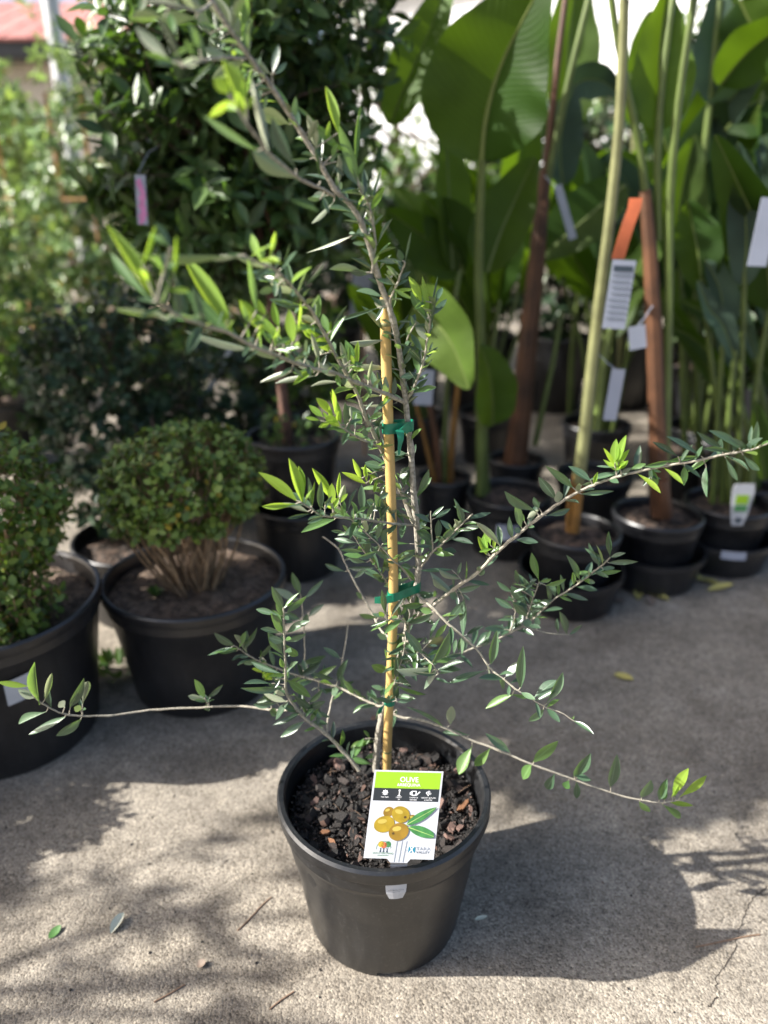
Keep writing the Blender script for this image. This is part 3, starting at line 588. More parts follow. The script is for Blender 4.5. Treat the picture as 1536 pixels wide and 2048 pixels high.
'M': "160 320 140 170 38 y;150 290 80 260 35 u;115 245 5 228 22 n;180 300 205 205 25 u;205 330 195 260 30 d;280 330 330 230 40 d;330 320 350 235 35 d;260 330 240 310 35 u;325 340 300 330 30 u;190 345 85 390 30 d;265 365 135 430 30 d;325 375 235 440 35 d;820 290 780 225 35 d;835 290 885 245 20 d;820 295 760 285 25 d;830 310 830 340 25 d",
'N': "265 400 270 330 40 d;345 440 245 430 25 d;240 410 110 335 20 d;355 480 305 585 50 y;430 490 370 555 40 y;505 510 415 440 35 d;595 550 685 470 50 y;590 555 560 610 40 y;680 590 655 650 40 d;770 610 820 525 40 d;760 610 790 540 30 d;770 625 770 690 28 d;740 620 725 650 35 y;760 600 820 620 25 d;905 650 930 535 45 d;1030 690 1065 630 40 d;1100 700 1130 620 35 d;1020 705 1060 745 28 y;1110 715 1180 765 30 y;1150 690 1205 590 40 n;1180 690 1280 615 35 n;1140 705 1225 720 22 n;1120 700 1120 640 30 y;1160 690 1175 640 25 n"}

olive = thing('olive_tree', 'young olive with a leaning stem and sprawling leafy side shoots, tied to a bamboo stake', 'olive tree', at(752, 1542, .900))
branches = []; samples = []
for bi, (nm, r0, r1, pts) in enumerate(BR):
    P3 = catmull([at(*p) for p in pts], 5)
    P3 = [p + Vector((R.uniform(-1, 1), R.uniform(-1, 1), R.uniform(-1, 1))) * .0004 for p in P3]
    rad = [r0 + (r1 - r0) * (i / (len(P3) - 1)) for i in range(len(P3))]
    rad = [r * (1 + (.22 if i % 7 == 3 else 0) + R.uniform(-.06, .06)) for i, r in enumerate(rad)]
    mb = MB(); mb.tube(P3, rad, 10 if nm == 'trunk' else 7)
    branches.append([nm, mb, r0]);
    for p in P3: samples.append((proj(p), p, bi))
SXY = np.array([s[0] for s in samples])
cands = []; extra = []
rl = random.Random(21)
CAMP = Vector((0, 0, CAMH))
for vk, txt in LEAVES.items():
    ox, oy, sc = VIEWS[vk]
    for item in txt.split(';'):
        a = item.split(); x0, y0, x1, y1, wd = [float(v) for v in a[:5]]; kd = a[5]
        x0, y0, x1, y1, wd = ox + x0 / sc, oy + y0 / sc, ox + x1 / sc, oy + y1 / sc, wd / sc
        d2 = ((SXY - (x0, y0)) ** 2).sum(1)
        if math.hypot(x1 - x0, y1 - y0) > 8:
            d2 = d2 + .15 * np.abs(((SXY - (x0, y0)) * (x1 - x0, y1 - y0)).sum(1)) * 0
        i = int(d2.argmin()); dist = math.sqrt(d2[i]); bp = samples[i][1]; bi = samples[i][2]
        Y = bp.y; base = bp if dist < 3.5 else at(x0, y0, Y)
        ln = math.hypot(x1 - x0, y1 - y0) * depth(base) / FPX
        dy = rl.uniform(-.45, .35) * ln
        if base.z < .24 and kd != 'u': dy = abs(dy) * .3
        tip = base.lerp(at(x1, y1, Y + dy), 1.12)
        view = (CAMP - (base + tip) / 2).normalized()
        ax = (tip - base).normalized(); nrm = (view - ax * view.dot(ax)).normalized()
        roll = rl.uniform(-.75, .75)
        nrm = Matrix.Rotation(roll, 3, ax) @ nrm
        wt = wd * depth((base + tip) / 2) / FPX / max(.5, math.cos(roll)) * .95
        if kd == 'u': nrm = -nrm
        elif kd == 'd' and rl.random() < .07: nrm = -nrm
        key = {'d': 'olive_d', 'u': 'olive_d', 'y': 'olive_y', 'n': 'olive_n'}[kd]
        if kd == 'u' and rl.random() < .35: key = 'olive_y'
        if dist >= 3.5: branches[bi][1].tube([bp, (bp + base) / 2 + Vector((0, 0, .0006)), base.lerp(tip, .04)], [.0009, .0007, .0006], 5)
        if dist > 16:      # a small pair on the longer shoots
            m_ = bp.lerp(base, .55); t_ = (base - bp).normalized(); sd = Matrix.Rotation(rl.uniform(0, 6.28), 3, t_) @ t_.orthogonal().normalized()
            for sgn in (-1, 1):
                l2 = rl.uniform(.012, .020); extra.append((1, LV[key][rl.randrange(5)], frame(m_, m_ + (t_ * .8 + sd * sgn).normalized() * l2, (CAMP - m_).normalized() + Vector((0, 0, .5)), l2 * .26), bi, key))
        cands.append((wd * math.hypot(x1 - x0, y1 - y0), LV[key][rl.randrange(5)], frame(base, tip, nrm, wt), bi, key))
cands += extra
# the small leaves in between, in opposite pairs at the bare nodes
tb = np.array([[*proj(Vector(c[2].translation))] for c in cands])
for bi in (0, 1, 2, 3, 4, 5, 6, 8, 11, 14, 15, 16, 17, 18, 20, 21, 22, 23, 24, 25, 26, 27, 28, 29, 30):
    pts = [s_ for s_ in samples if s_[2] == bi]; last = None
    for j, (xy, p, _) in enumerate(pts[3:-1]):
        if bi == 0 and not (40 < xy[1] < 1390): continue
        if last is not None and math.hypot(xy[0] - last[0], xy[1] - last[1]) < (26 if bi in (14, 17) else 9 if bi in (1, 2, 3, 4, 5, 6, 18, 23, 24) else 12 if bi else 17): continue
        if ((tb - xy) ** 2).sum(1).min() < (4 if bi else 8) ** 2: continue
        last = xy; t_ = (pts[min(j + 5, len(pts) - 1)][1] - p).normalized(); sd = Matrix.Rotation(rl.uniform(0, 6.28), 3, t_) @ t_.orthogonal().normalized()
        for sgn in (-1, 1):
            if rl.random() < .25: continue
            ln = rl.uniform(.016, .036); ax = (t_ * rl.uniform(.4, .9) + sd * sgn + Vector((0, 0, .15))).normalized()
            up = (Vector((0, 0, 1)) + (CAMP - p).normalized() * .6 + rand_dir(rl) * .4); key = 'olive_n' if (rl.random() < .10 and xy[1] < 1000) else ('olive_y' if rl.random() < .25 else 'olive_d')
            cands.append((1, LV[key][rl.randrange(5)], frame(p, p + ax * ln, up, ln * rl.uniform(.2, .28)), bi, key))
bobj = []
for nm, mb, r0 in branches:
    bobj.append(mb.build('trunk' if nm == 'trunk' else 'branch', M['bark'] if r0 > .004 else M['twig'], olive))
cands.sort(key=lambda c: -c[0])
for s, me, mt, bi, key in cands[:300]: link('leaf', me, bobj[bi], mt)
for key in ('olive_d', 'olive_y', 'olive_n'):
    rest = [(me, mt) for s, me, mt, bi, k in cands[300:] if k == key]
    if rest: merged('small_leaves', rest, M[key], olive, kind='stuff')

# ---------------------------------------------------------------- green ties
trunk_pts = catmull([at(*p) for p in BR[0][3]], 8)
def tie(label, yy, tails, tilt=0.0, hgt=.0125):
    s = min(sp, key=lambda p: abs(proj(p)[1] - yy)); z = s.z
    tk = min(trunk_pts, key=lambda p: abs(p.z - z))
    t = thing('plant_tie', label, 'tie', (s.x, s.y, z), 'green plant ties')
    pts = []
    for c, r in ((s, .0072), (tk, .0062)):
        for k in range(28):
            a = 2 * math.pi * k / 28; pts.append((c.x + r * math.cos(a), c.y + r * math.sin(a)))
    pts = sorted(set(pts)); 
    def half(ps):
        h = []
        for p in ps:
            while len(h) > 1 and (h[-1][0] - h[-2][0]) * (p[1] - h[-2][1]) - (h[-1][1] - h[-2][1]) * (p[0] - h[-2][0]) <= 0: h.pop()
            h.append(p)
        return h[:-1]
    hull = half(pts) + half(pts[::-1]); n = len(hull)
    vs, fs = [], []; cx = sum(p[0] for p in hull) / n; cy = sum(p[1] for p in hull) / n
    for o in (0, .0006):
        for (x, y) in hull:
            d = Vector((x - cx, y - cy)).normalized() * o; zz = z + tilt * (x - s.x)
            vs += [(x + d.x, y + d.y, zz - hgt / 2), (x + d.x, y + d.y, zz + hgt / 2)]
    for k in range(n):
        k2 = (k + 1) % n
        fs += [(2 * k, 2 * k2, 2 * k2 + 1, 2 * k + 1), (2 * n + 2 * k, 2 * n + 2 * k + 1, 2 * n + 2 * k2 + 1, 2 * n + 2 * k2), (2 * k + 1, 2 * k2 + 1, 2 * n + 2 * k2 + 1, 2 * n + 2 * k + 1), (2 * k, 2 * n + 2 * k, 2 * n + 2 * k2, 2 * k2)]
    MB().add(vs, fs).build('band', M['green_tape'], t, True, 30)
    for pts_ in tails:      # ribbon tails: (dx, dy, dz) from the band, half width direction
        q_ = [Vector((s.x, s.y, z)) + Vector(p) for p in pts_[0]]; wv = Vector(pts_[1]); m = len(q_); vs = []
        for i, p in enumerate(q_): f = 1 - .75 * (i / (m - 1)) ** 2 * pts_[2]; vs += [p - wv * f, p + wv * f, p - wv * f + Vector((0, -.0005, 0)), p + wv * f + Vector((0, -.0005, 0))]
        fs = []
        for i in range(m - 1):
            a = i * 4; fs += [(a, a + 1, a + 5, a + 4), (a + 2, a + 6, a + 7, a + 3), (a, a + 4, a + 6, a + 2), (a + 1, a + 3, a + 7, a + 5)]
        fs += [(0, 2, 3, 1), (m * 4 - 4, m * 4 - 3, m * 4 - 1, m * 4 - 2)]
        MB().add(vs, fs).build('tail', M['green_tape'], t)
tie('green plastic tie knotted round stake and stem below the first big fork', 856, [([(.012, -.0085, .001), (.014, -.011, -.004), (.0145, -.012, -.012), (.013, -.012, -.020), (.0125, -.011, -.030)], (.0042, .001, .002), 1.0), ([(.016, -.008, .003), (.018, -.010, .006), (.021, -.010, .002), (.024, -.007, -.003)], (.003, 0, .004), .3)])
tie('green plastic tie round stake and stem at mid height, one end sticking out', 1187, [([(-.002, -.0085, -.001), (-.010, -.009, -.002), (-.018, -.008, -.003), (-.0245, -.007, -.0035)], (0, 0, .0055), .25)], .12)
tie('green plastic tie low down on the stake, just above the pot rim', 1392, [([(-.004, -.0075, 0), (-.010, -.008, -.004), (-.0125, -.007, -.012), (-.0130, -.006, -.018)], (.0036, 0, .003), .5)])

# ---------------------------------------------------------------- plant label card
def pix(x, y, d):    # photo point at a given optical depth
    r = ray(x, y); return Vector((0, 0, CAMH)) + r * d
TL, TR, BRc, BL = pix(749, 1541, .967), pix(887, 1544, .967), pix(867, 1720, .951), pix(727, 1716, .951)
org = BL; cu = ((BRc - BL) + (TR - TL)) / 2; cv = ((TL - BL) + (TR - BRc)) / 2
cu_n = cu.normalized(); cv_n = (cv - cu_n * cv.dot(cu_n)).normalized(); cn = cu_n.cross(cv_n)
CW, CH = cu.length, cv.length
LM = Matrix(((cu_n.x, cv_n.x, cn.x, org.x), (cu_n.y, cv_n.y, cn.y, org.y), (cu_n.z, cv_n.z, cn.z, org.z), (0, 0, 0, 1)))
sh = (cv.dot(cu_n)) / CH        # the card leans a little sideways
tag = thing('plant_label', 'white plant label card with green band and olive picture on the pot rim', 'label', org)
def card(name, poly, z, mat, parent=tag, th=0.0):
    n = len(poly); vs = [LM @ Vector((u * CW + v * CH * sh, v * CH, z)) for u, v in poly]
    fs = [tuple(range(n))]
    if th:
        vs += [LM @ Vector((u * CW + v * CH * sh, v * CH, z - th)) for u, v in poly]; fs += [tuple(range(2 * n - 1, n - 1, -1))] + [(k, n + k, n + (k + 1) % n, (k + 1) % n) for k in range(n)]
    return MB().add(vs, fs).build(name, mat, parent, False)
def ell(u, v, ru, rv, n=28, rot=0):
    out = []
    for k in range(n):
        a = 2 * math.pi * k / n; x, y = ru * math.cos(a), rv * math.sin(a)
        out.append((u + x * math.cos(rot) - y * math.sin(rot), v + (x * math.sin(rot) + y * math.cos(rot))))
    return out
cardo = card('card', [(0, 0), (.335, 0), (.385, -.042), (.63, -.042), (.67, 0), (1, 0), (1, 1), (0, 1)], 0, M['white'], tag, .0006)
def pr(name, poly, lay, mat, parent=None): return card(name, poly, .00012 * lay, mat, parent or cardo)
rect = lambda a, b, c, d: [(a, c), (b, c), (b, d), (a, d)]
def text(s, u, v, size, mat, lay=3, parent=None, align='CENTER', Mx=None, stretch=1.0):
    cu_ = bpy.data.curves.new('lettering', 'FONT'); cu_.body = s; cu_.size = size; cu_.align_x = align; cu_.align_y = 'CENTER'; cu_.resolution_u = 3
    tmp = bpy.data.objects.new('lettering', cu_); COL.objects.link(tmp)
    dg = bpy.context.evaluated_depsgraph_get(); me = bpy.data.meshes.new_from_object(tmp.evaluated_get(dg))
    bpy.data.objects.remove(tmp); bpy.data.curves.remove(cu_)
    me.materials.clear(); me.materials.append(mat); me.name = 'lettering'
    base = Mx if Mx is not None else LM @ Matrix.Translation((u * CW + v * CH * sh, v * CH, .00012 * lay))
    return link('lettering', me, parent or cardo, base @ Matrix.Diagonal((stretch, 1, 1, 1)))
pr('green_band', rect(.028, .972, .795, .982), 1, M['lime'])
pr('black_band', rect(.028, .972, .65, .795), 1, M['blk'])
text('OLIVE', .52, .895, .0088, M['wprint'], 3); text('ARBEQUINA', .52, .835, .0050, M['wprint'], 3, stretch=1.05)
# icons
sun_pts = []
for k in range(16): a = 2 * math.pi * k / 16; rr = 1.0 if k % 2 == 0 else .58; sun_pts.append((.195 + .048 * rr * math.cos(a), .745 + .036 * rr * math.sin(a)))
pr('sun_icon', sun_pts, 3, M['wprint'])
pr('height_icon', rect(.393, .405, .712, .772), 3, M['wprint']); pr('height_icon', rect(.375, .423, .708, .714), 4, M['wprint']); pr('height_icon', ell(.399, .772, .016, .011, 8), 4, M['wprint'])
pr('can_icon', [(.575, .77), (.645, .77), (.648, .735), (.635, .715), (.585, .715), (.572, .735)], 3, M['wprint']); pr('can_icon', [(.588, .762), (.632, .762), (.634, .738), (.625, .725), (.595, .725), (.586, .738)], 4, M['blk'])
pr('can_icon', [(.645, .727), (.69, .765), (.70, .757), (.65, .715)], 3, M['wprint']); pr('can_icon', [(.572, .765), (.55, .75), (.553, .728), (.575, .72), (.575, .728), (.562, .733), (.56, .747), (.573, .757)], 3, M['wprint'])
for k, (u, v, r) in enumerate(((.80, .75, .018), (.825, .762, .016), (.845, .742, .014), (.815, .735, .015))): pr('olive_sprig_icon', ell(u, v, r, r * .8, 10), 3, M['wprint']); pr('olive_sprig_icon', ell(u, v, r * .6, r * .48, 10), 4, M['blk'])
pr('olive_sprig_icon', [(.81, .72), (.82, .735), (.826, .73), (.818, .712)], 5, M['wprint'])
for s, u, v in (('FULL SUN', .195, .693), ('HEIGHT', .40, .693), ('2M', .40, .668), ('TOLERATES', .61, .693), ('DRYNESS', .61, .668), ('HARVEST AUTUMN', .825, .693), ('& WINTER', .825, .668)): text(s, u, v, .0021, M['wprint'], 3)
# olives and leaves
def olive(u, v, ru, rv, rot, mat, lay, pit=None):
    o = pr('olive_print', ell(u, v, ru, rv, 30, rot), lay, mat)
    pr('olive_print_shine', ell(u - ru * .22, v + rv * .34, ru * .45, rv * .28, 16, rot), lay + 1, M['olhi'])
    if pit: pr('olive_print_pit', ell(u + pit[0], v + pit[1], .02, .014, 10), lay + 1, M['olpit'])
olive(.275, .525, .075, .058, .2, M['ol2'], 2); olive(.625, .46, .055, .04, 0, M['ol2'], 2)
olive(.235, .385, .148, .094, .1, M['ol1'], 4); olive(.455, .50, .132, .092, -.2, M['ol1'], 6, (.068, -.03)); olive(.455, .305, .142, .10, .1, M['ol2'], 8, (-.075, -.02))
def lf(u0, v0, u1, v1, wd, lay, clip=.965):
    L_, Rr_ = [], []
    du, dv = u1 - u0, v1 - v0; ln = math.hypot(du, dv * 1.26); nu, nv = -dv * 1.26 / ln, du / ln / 1.26
    for k in range(11):
        t = k / 10; h = wd * math.sin(math.pi * t ** .85) ** .8
        L_.append((min(clip, u0 + du * t + nu * h), v0 + dv * t + nv * h)); Rr_.append((min(clip, u0 + du * t - nu * h), v0 + dv * t - nv * h))
    pr('leaf_print', L_ + Rr_[::-1], lay, M['lfp'])
    a = .006; pr('leaf_print_rib', [(u0, v0 - a), (min(clip, u0 + du * .93), v0 + dv * .93 - a * .4), (min(clip, u0 + du * .93), v0 + dv * .93 + a * .4), (u0, v0 + a)], lay + 1, M['lfr'])
lf(.55, .385, .962, .592, .062, 10); lf(.585, .36, 1.02, .255, .072, 10)
# folded ribs of the stem and logos
for u0, u1 in ((.448, .435), (.52, .50), (.585, .56)):
    pr('stem_crease', [(u0, .20), (u0 + .012, .20), (u1 + .012, -.035), (u1, -.035)], 2, M['inkg'])
for u, v, m_ in ((.225, .160, 'yel'), (.268, .150, 'orange'), (.325, .160, 'grn')): pr('logo_tree', ell(u, v, .042, .035, 16), 2, M[m_])
for u in (.225, .27, .32): pr('logo_trunk', [(u - .012, .07), (u + .012, .07), (u + .004, .10), (u + .018, .125), (u, .11), (u - .018, .125), (u - .004, .10)], 3, M['ink'])
ringp = ell(.268, .115, .105, .082, 36); ring2 = ell(.268, .115, .099, .076, 36)
mbr = MB(); mbr.add([LM @ Vector((u * CW + v * CH * sh, v * CH, .00024)) for u, v in ringp[:20] + ring2[:20]], [(k, k + 1, 21 + k, 20 + k) for k in range(19)]); mbr.build('logo_ring', M['grn'], cardo, False)
text('PATIO ORCHARD', .27, .058, .0031, M['grn'], 3, stretch=1.05); pr('logo_line', rect(.19, .35, .033, .038), 3, M['grn'])
sq = [(.625, .075), (.722, .075), (.722, .138), (.625, .138)]; pr('logo_square', sq, 2, M['teal'])
pr('logo_stroke', [(.640, .138), (.652, .138), (.705, .075), (.690, .075)], 3, M['wprint']); pr('logo_stroke', [(.690, .138), (.702, .138), (.665, .095), (.658, .104)], 3, M['wprint']); pr('logo_stroke', [(.635, .075), (.648, .075), (.664, .10), (.658, .108)], 3, M['wprint'])
text('BY', .60, .095, .0016, M['inkg'], 3); text('TARA', .835, .118, .0052, M['inkg'], 3, stretch=1.35); text('VALLEY', .835, .078, .0040, M['ink'], 3, stretch=1.25)
# the tongue: through the rim slot and out below it, along the pot wall
def wallp(x, zoff, z):
    rw = PB + (PR - .006 - PB) * .93 * (z / (PH - .042)) if z < PH - .042 else PB + (PR - .006 - PB) * .93 + .0025
    rr = rw + zoff; return Vector((x, PY - math.sqrt(rr * rr - x * x), z))
cxm = pix(793, 1750, .93).x
prof_t = [(.0135, PH - .020, .0012), (.0132, PH - .030, .0016), (.0125, PH - .037, .0022), (.0085, PH - .048, .0045)]
vs = []
for hw, z, o_ in prof_t:
    for s in (-1, -.33, .33, 1): vs.append(wallp(cxm + hw * s, o_ + (.0008 if abs(s) < .5 else 0), z))
fs = [(i * 4 + k, i * 4 + k + 1, i * 4 + k + 5, i * 4 + k + 4) for i in range(3) for k in range(3)]
n0 = len(vs); vs += [v + Vector((0, .0005, 0)) for v in vs]; fs += [tuple(i + n0 for i in f[::-1]) for f in fs]
MB().add(vs, fs).build('lower_tongue', M['white'], tag, False)
nw = (wallp(cxm, 0, PH - .03) - Vector((PX, PY, PH - .03))); nw.z = -.02; nw.normalize(); upv = Vector((0, 0, 1)); upv = (upv - nw * upv.dot(nw)).normalized(); rt = upv.cross(nw)
for s, z, sz in (('PLEASE RECYCLE', PH - .0315, .0026), ('THIS TAG', PH - .0345, .0021)):
    c = wallp(cxm, .0033, z); text(s, 0, 0, sz, M['ink'], 0, tag, 'CENTER', Matrix(((rt.x, upv.x, nw.x, c.x), (rt.y, upv.y, nw.y, c.y), (rt.z, upv.z, nw.z, c.z), (0, 0, 0, 1))))
# upper end of the tongue, bent over the rim
a0, a1 = LM @ Vector((.385 * CW, -.042 * CH, 0)), LM @ Vector((.63 * CW, -.042 * CH, 0)); mid = (a0 + a1) / 2
b = Vector((mid.x, PY - PR + .013, PH + .0006)); hw = .0105
MB().add([a0, a1, b + Vector((hw, 0, 0)), b - Vector((hw, 0, 0)), b + Vector((hw, .001, -.02)), b + Vector((-hw, .001, -.02))], [(0, 3, 2, 1), (3, 5, 4, 2)]).build('upper_tongue', M['white'], tag, False)

# ---------------------------------------------------------------- litter on the concrete
def litter_leaf(label, px, py, ln, wd, ang, mat, curl=.3, fold=.35):
    p = on(px, py); me = leaf_mesh('fallen_leaf', M[mat], 8, fold, curl, prof_oval)
    d = Vector((math.cos(ang), math.sin(ang), 0)); zz = min(v.co.z for v in me.vertices) * ln * .5
    o = link('fallen_leaf', me, None, frame(p - d * ln / 2 + Vector((0, 0, .0012 - zz)), p + d * ln / 2 + Vector((0, 0, .0012 - zz)), Vector((.1, -.1, 1)), wd)); o['label'] = label; o['category'] = 'leaf'; return o
litter_leaf('small green fallen leaf on concrete left of the pot', 110, 1866, .022, .013, 1.1, 'greenleaf', .5)
litter_leaf('pale silvery fallen leaf standing on its edge on the concrete', 235, 1850, .032, .014, 1.25, 'paleleaf', .55, 1.0)
litter_leaf('small curled brown leaf on sunlit concrete', 403, 1931, .013, .012, .4, 'dryleaf', 1.2, 1.2)
litter_leaf('yellow fallen leaf lying in the shade behind the pot', 1247, 1356, .045, .024, -.7, 'yellowleaf', .3)
litter_leaf('bleached split seed case in the pot shadow', 962, 1838, .020, .007, .2, 'paleleaf', .4)
for i, (px, py) in enumerate(((1193, 1237), (1275, 1190), (1310, 1195), (1345, 1185), (1420, 1168), (1440, 1180), (1300, 1205), (1390, 1160), (870, 1290), (1235, 1205))):
    o = litter_leaf('yellowed dead leaf lying in front of the pots on the dark ground', px, py, .045 + .015 * (i % 3), .024, i * 1.3, 'yellowleaf' if i % 3 else 'dryleaf', .5, .6); o['group'] = 'dead leaves in front of the strelitzia pots'
def litter_twig(label, pts, r):
    P = [on(x, y) + Vector((0, 0, r * .9)) for x, y in pts]
    o = MB().tube(catmull(P, 3), r, 6).build('fallen_twig', M['drytwig']); o['label'] = label; o['category'] = 'twig'
litter_twig('straight dry twig on the concrete, in full sun', [(308, 2005), (340, 1988), (370, 1970)], .0012)
litter_twig('thin reddish twig lying in the dappled shade near the pot', [(475, 1862), (500, 1838), (525, 1810), (543, 1795)], .0011)
litter_twig('curved pale stalk on the concrete in front of the pot', [(540, 2019), (562, 2001), (588, 1984)], .0011)
litter_twig('thin dark twig across the concrete crack, beside the pot shadow', [(1392, 1895), (1440, 1885), (1490, 1874), (1520, 1870)], .0012)
qs = random.Random(5); mbp = MB()
for i in range(420):
    x, y = qs.uniform(-.9, 1.2), qs.uniform(.55, 2.0)
    if (x - PX) ** 2 + (y - PY) ** 2 < (PB + .004) ** 2: continue
    s = qs.uniform(.0006, .0019); mbp.box((x, y, s * .4), (s * 2, s * 1.3, s), Matrix.Rotation(qs.uniform(0, 3), 3, 'Z'))
mbp.build('grit', M['chip'], None, False, kind='stuff', label='scattered grit and bark crumbs on the concrete', category='grit')

# ---------------------------------------------------------------- shrubs
def crown(root, key, c, rad, twigs, per, ln, wr, seed, keep=300, shell=.55, stem='darktwig', tw=.09, origin=None, up=.25, zmin=-9, twig_r=.0016, ruffle=.12, leafname='leaf'):
    """twigs with leaves spread through an uneven ellipsoid; the leaves most open to view are single parts"""
    q = random.Random(seed); c = Vector(c); rad = Vector(rad); items = []; tm = MB()
    lob = [(rand_dir(q), q.uniform(-ruffle, ruffle * 1.3)) for _ in range(9)]
    for i in range(twigs):
        d = rand_dir(q); k = 1 + sum(a * max(0, d.dot(v)) ** 4 for v, a in lob) * 2
        rr = (shell + (1 - shell) * q.random() ** .6) * k
        e = c + Vector((d.x * rad.x, d.y * rad.y, d.z * rad.z)) * rr
        if e.z < zmin: continue
        out = (Vector((d.x / rad.x, d.y / rad.y, d.z / rad.z)).normalized() + Vector((0, 0, up)) + rand_dir(q) * .55).normalized()
        s = e - out * tw
        tm.tube([s, (s + e) / 2 + rand_dir(q) * tw * .06, e], [twig_r * 1.3, twig_r, twig_r * .6], 4, False)
        side = out.orthogonal().normalized(); ph = q.uniform(0, 6)
        for j in range(per):
            t = (j + 1) / per; a = ph + j * 2.4
            sd = (Matrix.Rotation(a, 3, out) @ side)
            ax = (out * q.uniform(.25, .8) + sd + rand_dir(q) * .2).normalized()
            l_ = ln * q.uniform(.65, 1.15); b = s.lerp(e, .25 + .75 * t)
            nrm = (out + Vector((0, 0, .5)) + rand_dir(q) * .45)
            items.append((q.choice(LOW[key]), frame(b, b + ax * l_, nrm, l_ * wr * q.uniform(.85, 1.15)), (b - CAMP).length + (.0 if d.y < .2 else .5) + q.uniform(0, .1)))
    items.sort(key=lambda x: x[2])
    for me, mt, _ in items[:keep]: link(leafname, me, root, mt)
    if items[keep:]: merged('foliage', [(a, b) for a, b, _ in items[keep:]], M[key], root, kind='stuff')
    tm.build('twigs', M[stem], root, kind='stuff')
    return items
def stems(root, base, tops, r0, r1, mat, seed, name='stem', bend=.02):
    q = random.Random(seed)
    for (b, t) in zip(base, tops):
        b, t = Vector(b), Vector(t); m1 = b.lerp(t, .4) + Vector((q.uniform(-bend, bend), q.uniform(-bend, bend), 0)); m2 = b.lerp(t, .75) + Vector((q.uniform(-bend, bend), q.uniform(-bend, bend), 0))
        MB().tube(catmull([b, m1, m2, t], 3), [r0 + (r1 - r0) * i / 9 for i in range(10)], 6).build(name, mat, root)

# pot A (left, cropped by the frame) and its box bush
make_pot('large black pot with a white sticker under a clipped box bush', -.765, 1.285, .215, .172, .300, 0, 'soil2', .035, seed=1)
bA = thing('box_bush', 'clipped box bush growing right down to the soil, in the stickered pot', 'shrub', (-.765, 1.285, .265))
crown(bA, 'box', (-.76, 1.30, .465), (.175, .18, .15), 520, 9, .0185, .64, 31, 300, .84, 'boxtwig', .05, ruffle=.05)
crown(bA, 'box', (-.70, 1.22, .33), (.11, .11, .085), 150, 9, .019, .62, 32, 0, .6, 'boxtwig', .06)
qa = random.Random(3)
stems(bA, [(-.765 + qa.uniform(-.04, .07), 1.27 + qa.uniform(-.05, .03), .262) for _ in range(26)], [(-.76 + qa.uniform(-.13, .13), 1.28 + qa.uniform(-.13, .1), .46 + qa.uniform(-.05, .05)) for _ in range(26)], .0032, .0018, M['boxtwig'], 8)
# pot B and its box bush with bare legs
make_pot('large black pot of dry brown soil under the bare-legged box bush', -.402, 1.452, .193, .150, .262, 0, 'soil2', .030, seed=2)
bB = thing('box_bush', 'rounded box bush on bare brown stems in a black pot', 'shrub', (-.41, 1.46, .232))
crown(bB, 'box', (-.408, 1.47, .462), (.168, .17, .120), 560, 9, .0185, .64, 41, 300, .84, 'boxtwig', .05, zmin=.385, ruffle=.05)
qb = random.Random(4); bs, ts = [], []
for i in range(46):
    a = qb.uniform(0, 6.28); r = math.sqrt(qb.random()); bs.append((-.405 + .055 * r * math.cos(a), 1.45 + .045 * r * math.sin(a), .230)); ts.append((-.42 + .15 * r * math.cos(a) * 1.05, 1.46 + .14 * r * math.sin(a), .43 + qb.uniform(-.04, .04)))
stems(bB, bs, ts, .0036, .0020, M['boxtwig'], 9)
weed = thing('weed', 'bright green weed sprouting in the soil of the bare-legged box pot', 'weed', on(313, 1192, .232))
p = on(313, 1192, .236); qw = random.Random(2)
for i in range(12):
    a = i * 2.4; link('leaf', LOW['lush'][i % 3], weed, frame(p, p + Vector((math.cos(a) * .02, math.sin(a) * .02, .008 + .012 * qw.random())), Vector((0, 0, 1)), .012))
wg = thing('weed', 'weed growing from the ground in the gap between the two box pots', 'weed', on(236, 1345))
pg = on(236, 1345)
for i in range(26):
    a = i * 2.4; r_ = .012 + .03 * qw.random(); b = pg + Vector((r_ * math.cos(a), r_ * math.sin(a), .002)); link('leaf', LOW['lush'][i % 3], wg, frame(b, b + Vector((math.cos(a) * .03, math.sin(a) * .03, .008 + .03 * qw.random())), Vector((0, -.2, 1)), .016))
def sticker(name, label, cx, cy, z, ang, rad, w_, h_, mat, tilt=0.0, group=None):
    """a paper label curved round a pot wall"""
    vs = []
    for k in range(7):
        f = (k / 6 - .5); a = ang + f * w_ / rad
        for s in (-.5, .5): zz = z + s * h_ + tilt * f * w_; vs.append((cx + (rad) * math.cos(a), cy + (rad) * math.sin(a), zz))
    m_ = MB().add(vs, [(2 * k, 2 * k + 2, 2 * k + 3, 2 * k + 1) for k in range(6)]); o = m_.build(name, mat); o['label'] = label; o['category'] = 'sticker'
    if group: o['group'] = group
    return o
sticker('paper_sticker', 'square white paper sticker on the wall of the left box pot', -.765, 1.285, .205, math.radians(-52.5), .2045, .045, .048, M['white'], .12)

# pot C and its dark shrub behind the two box bushes
make_pot('low black pot mostly hidden between the two box pots', -.62, 1.78, .17, .14, .20, 0, 'soil3', .03, seed=4)
bC = thing('dark_shrub', 'dense dark green shrub behind the two box bushes', 'shrub', (-.64, 1.82, .17))
crown(bC, 'boxdark', (-.64, 1.84, .31), (.16, .13, .15), 120, 9, .03, .55, 53, 0, .5, 'darktwig', .07)
crown(bC, 'boxdark', (-.78, 2.15, .50), (.25, .2, .27), 330, 9, .032, .55, 51, 300, .6, 'darktwig', .09)
stems(bC, [(-.63 + .02 * i, 1.82, .165) for i in range(4)], [(-.78 + .08 * (i - 1.5), 2.12, .5) for i in range(4)], .006, .003, M['darktwig'], 3)

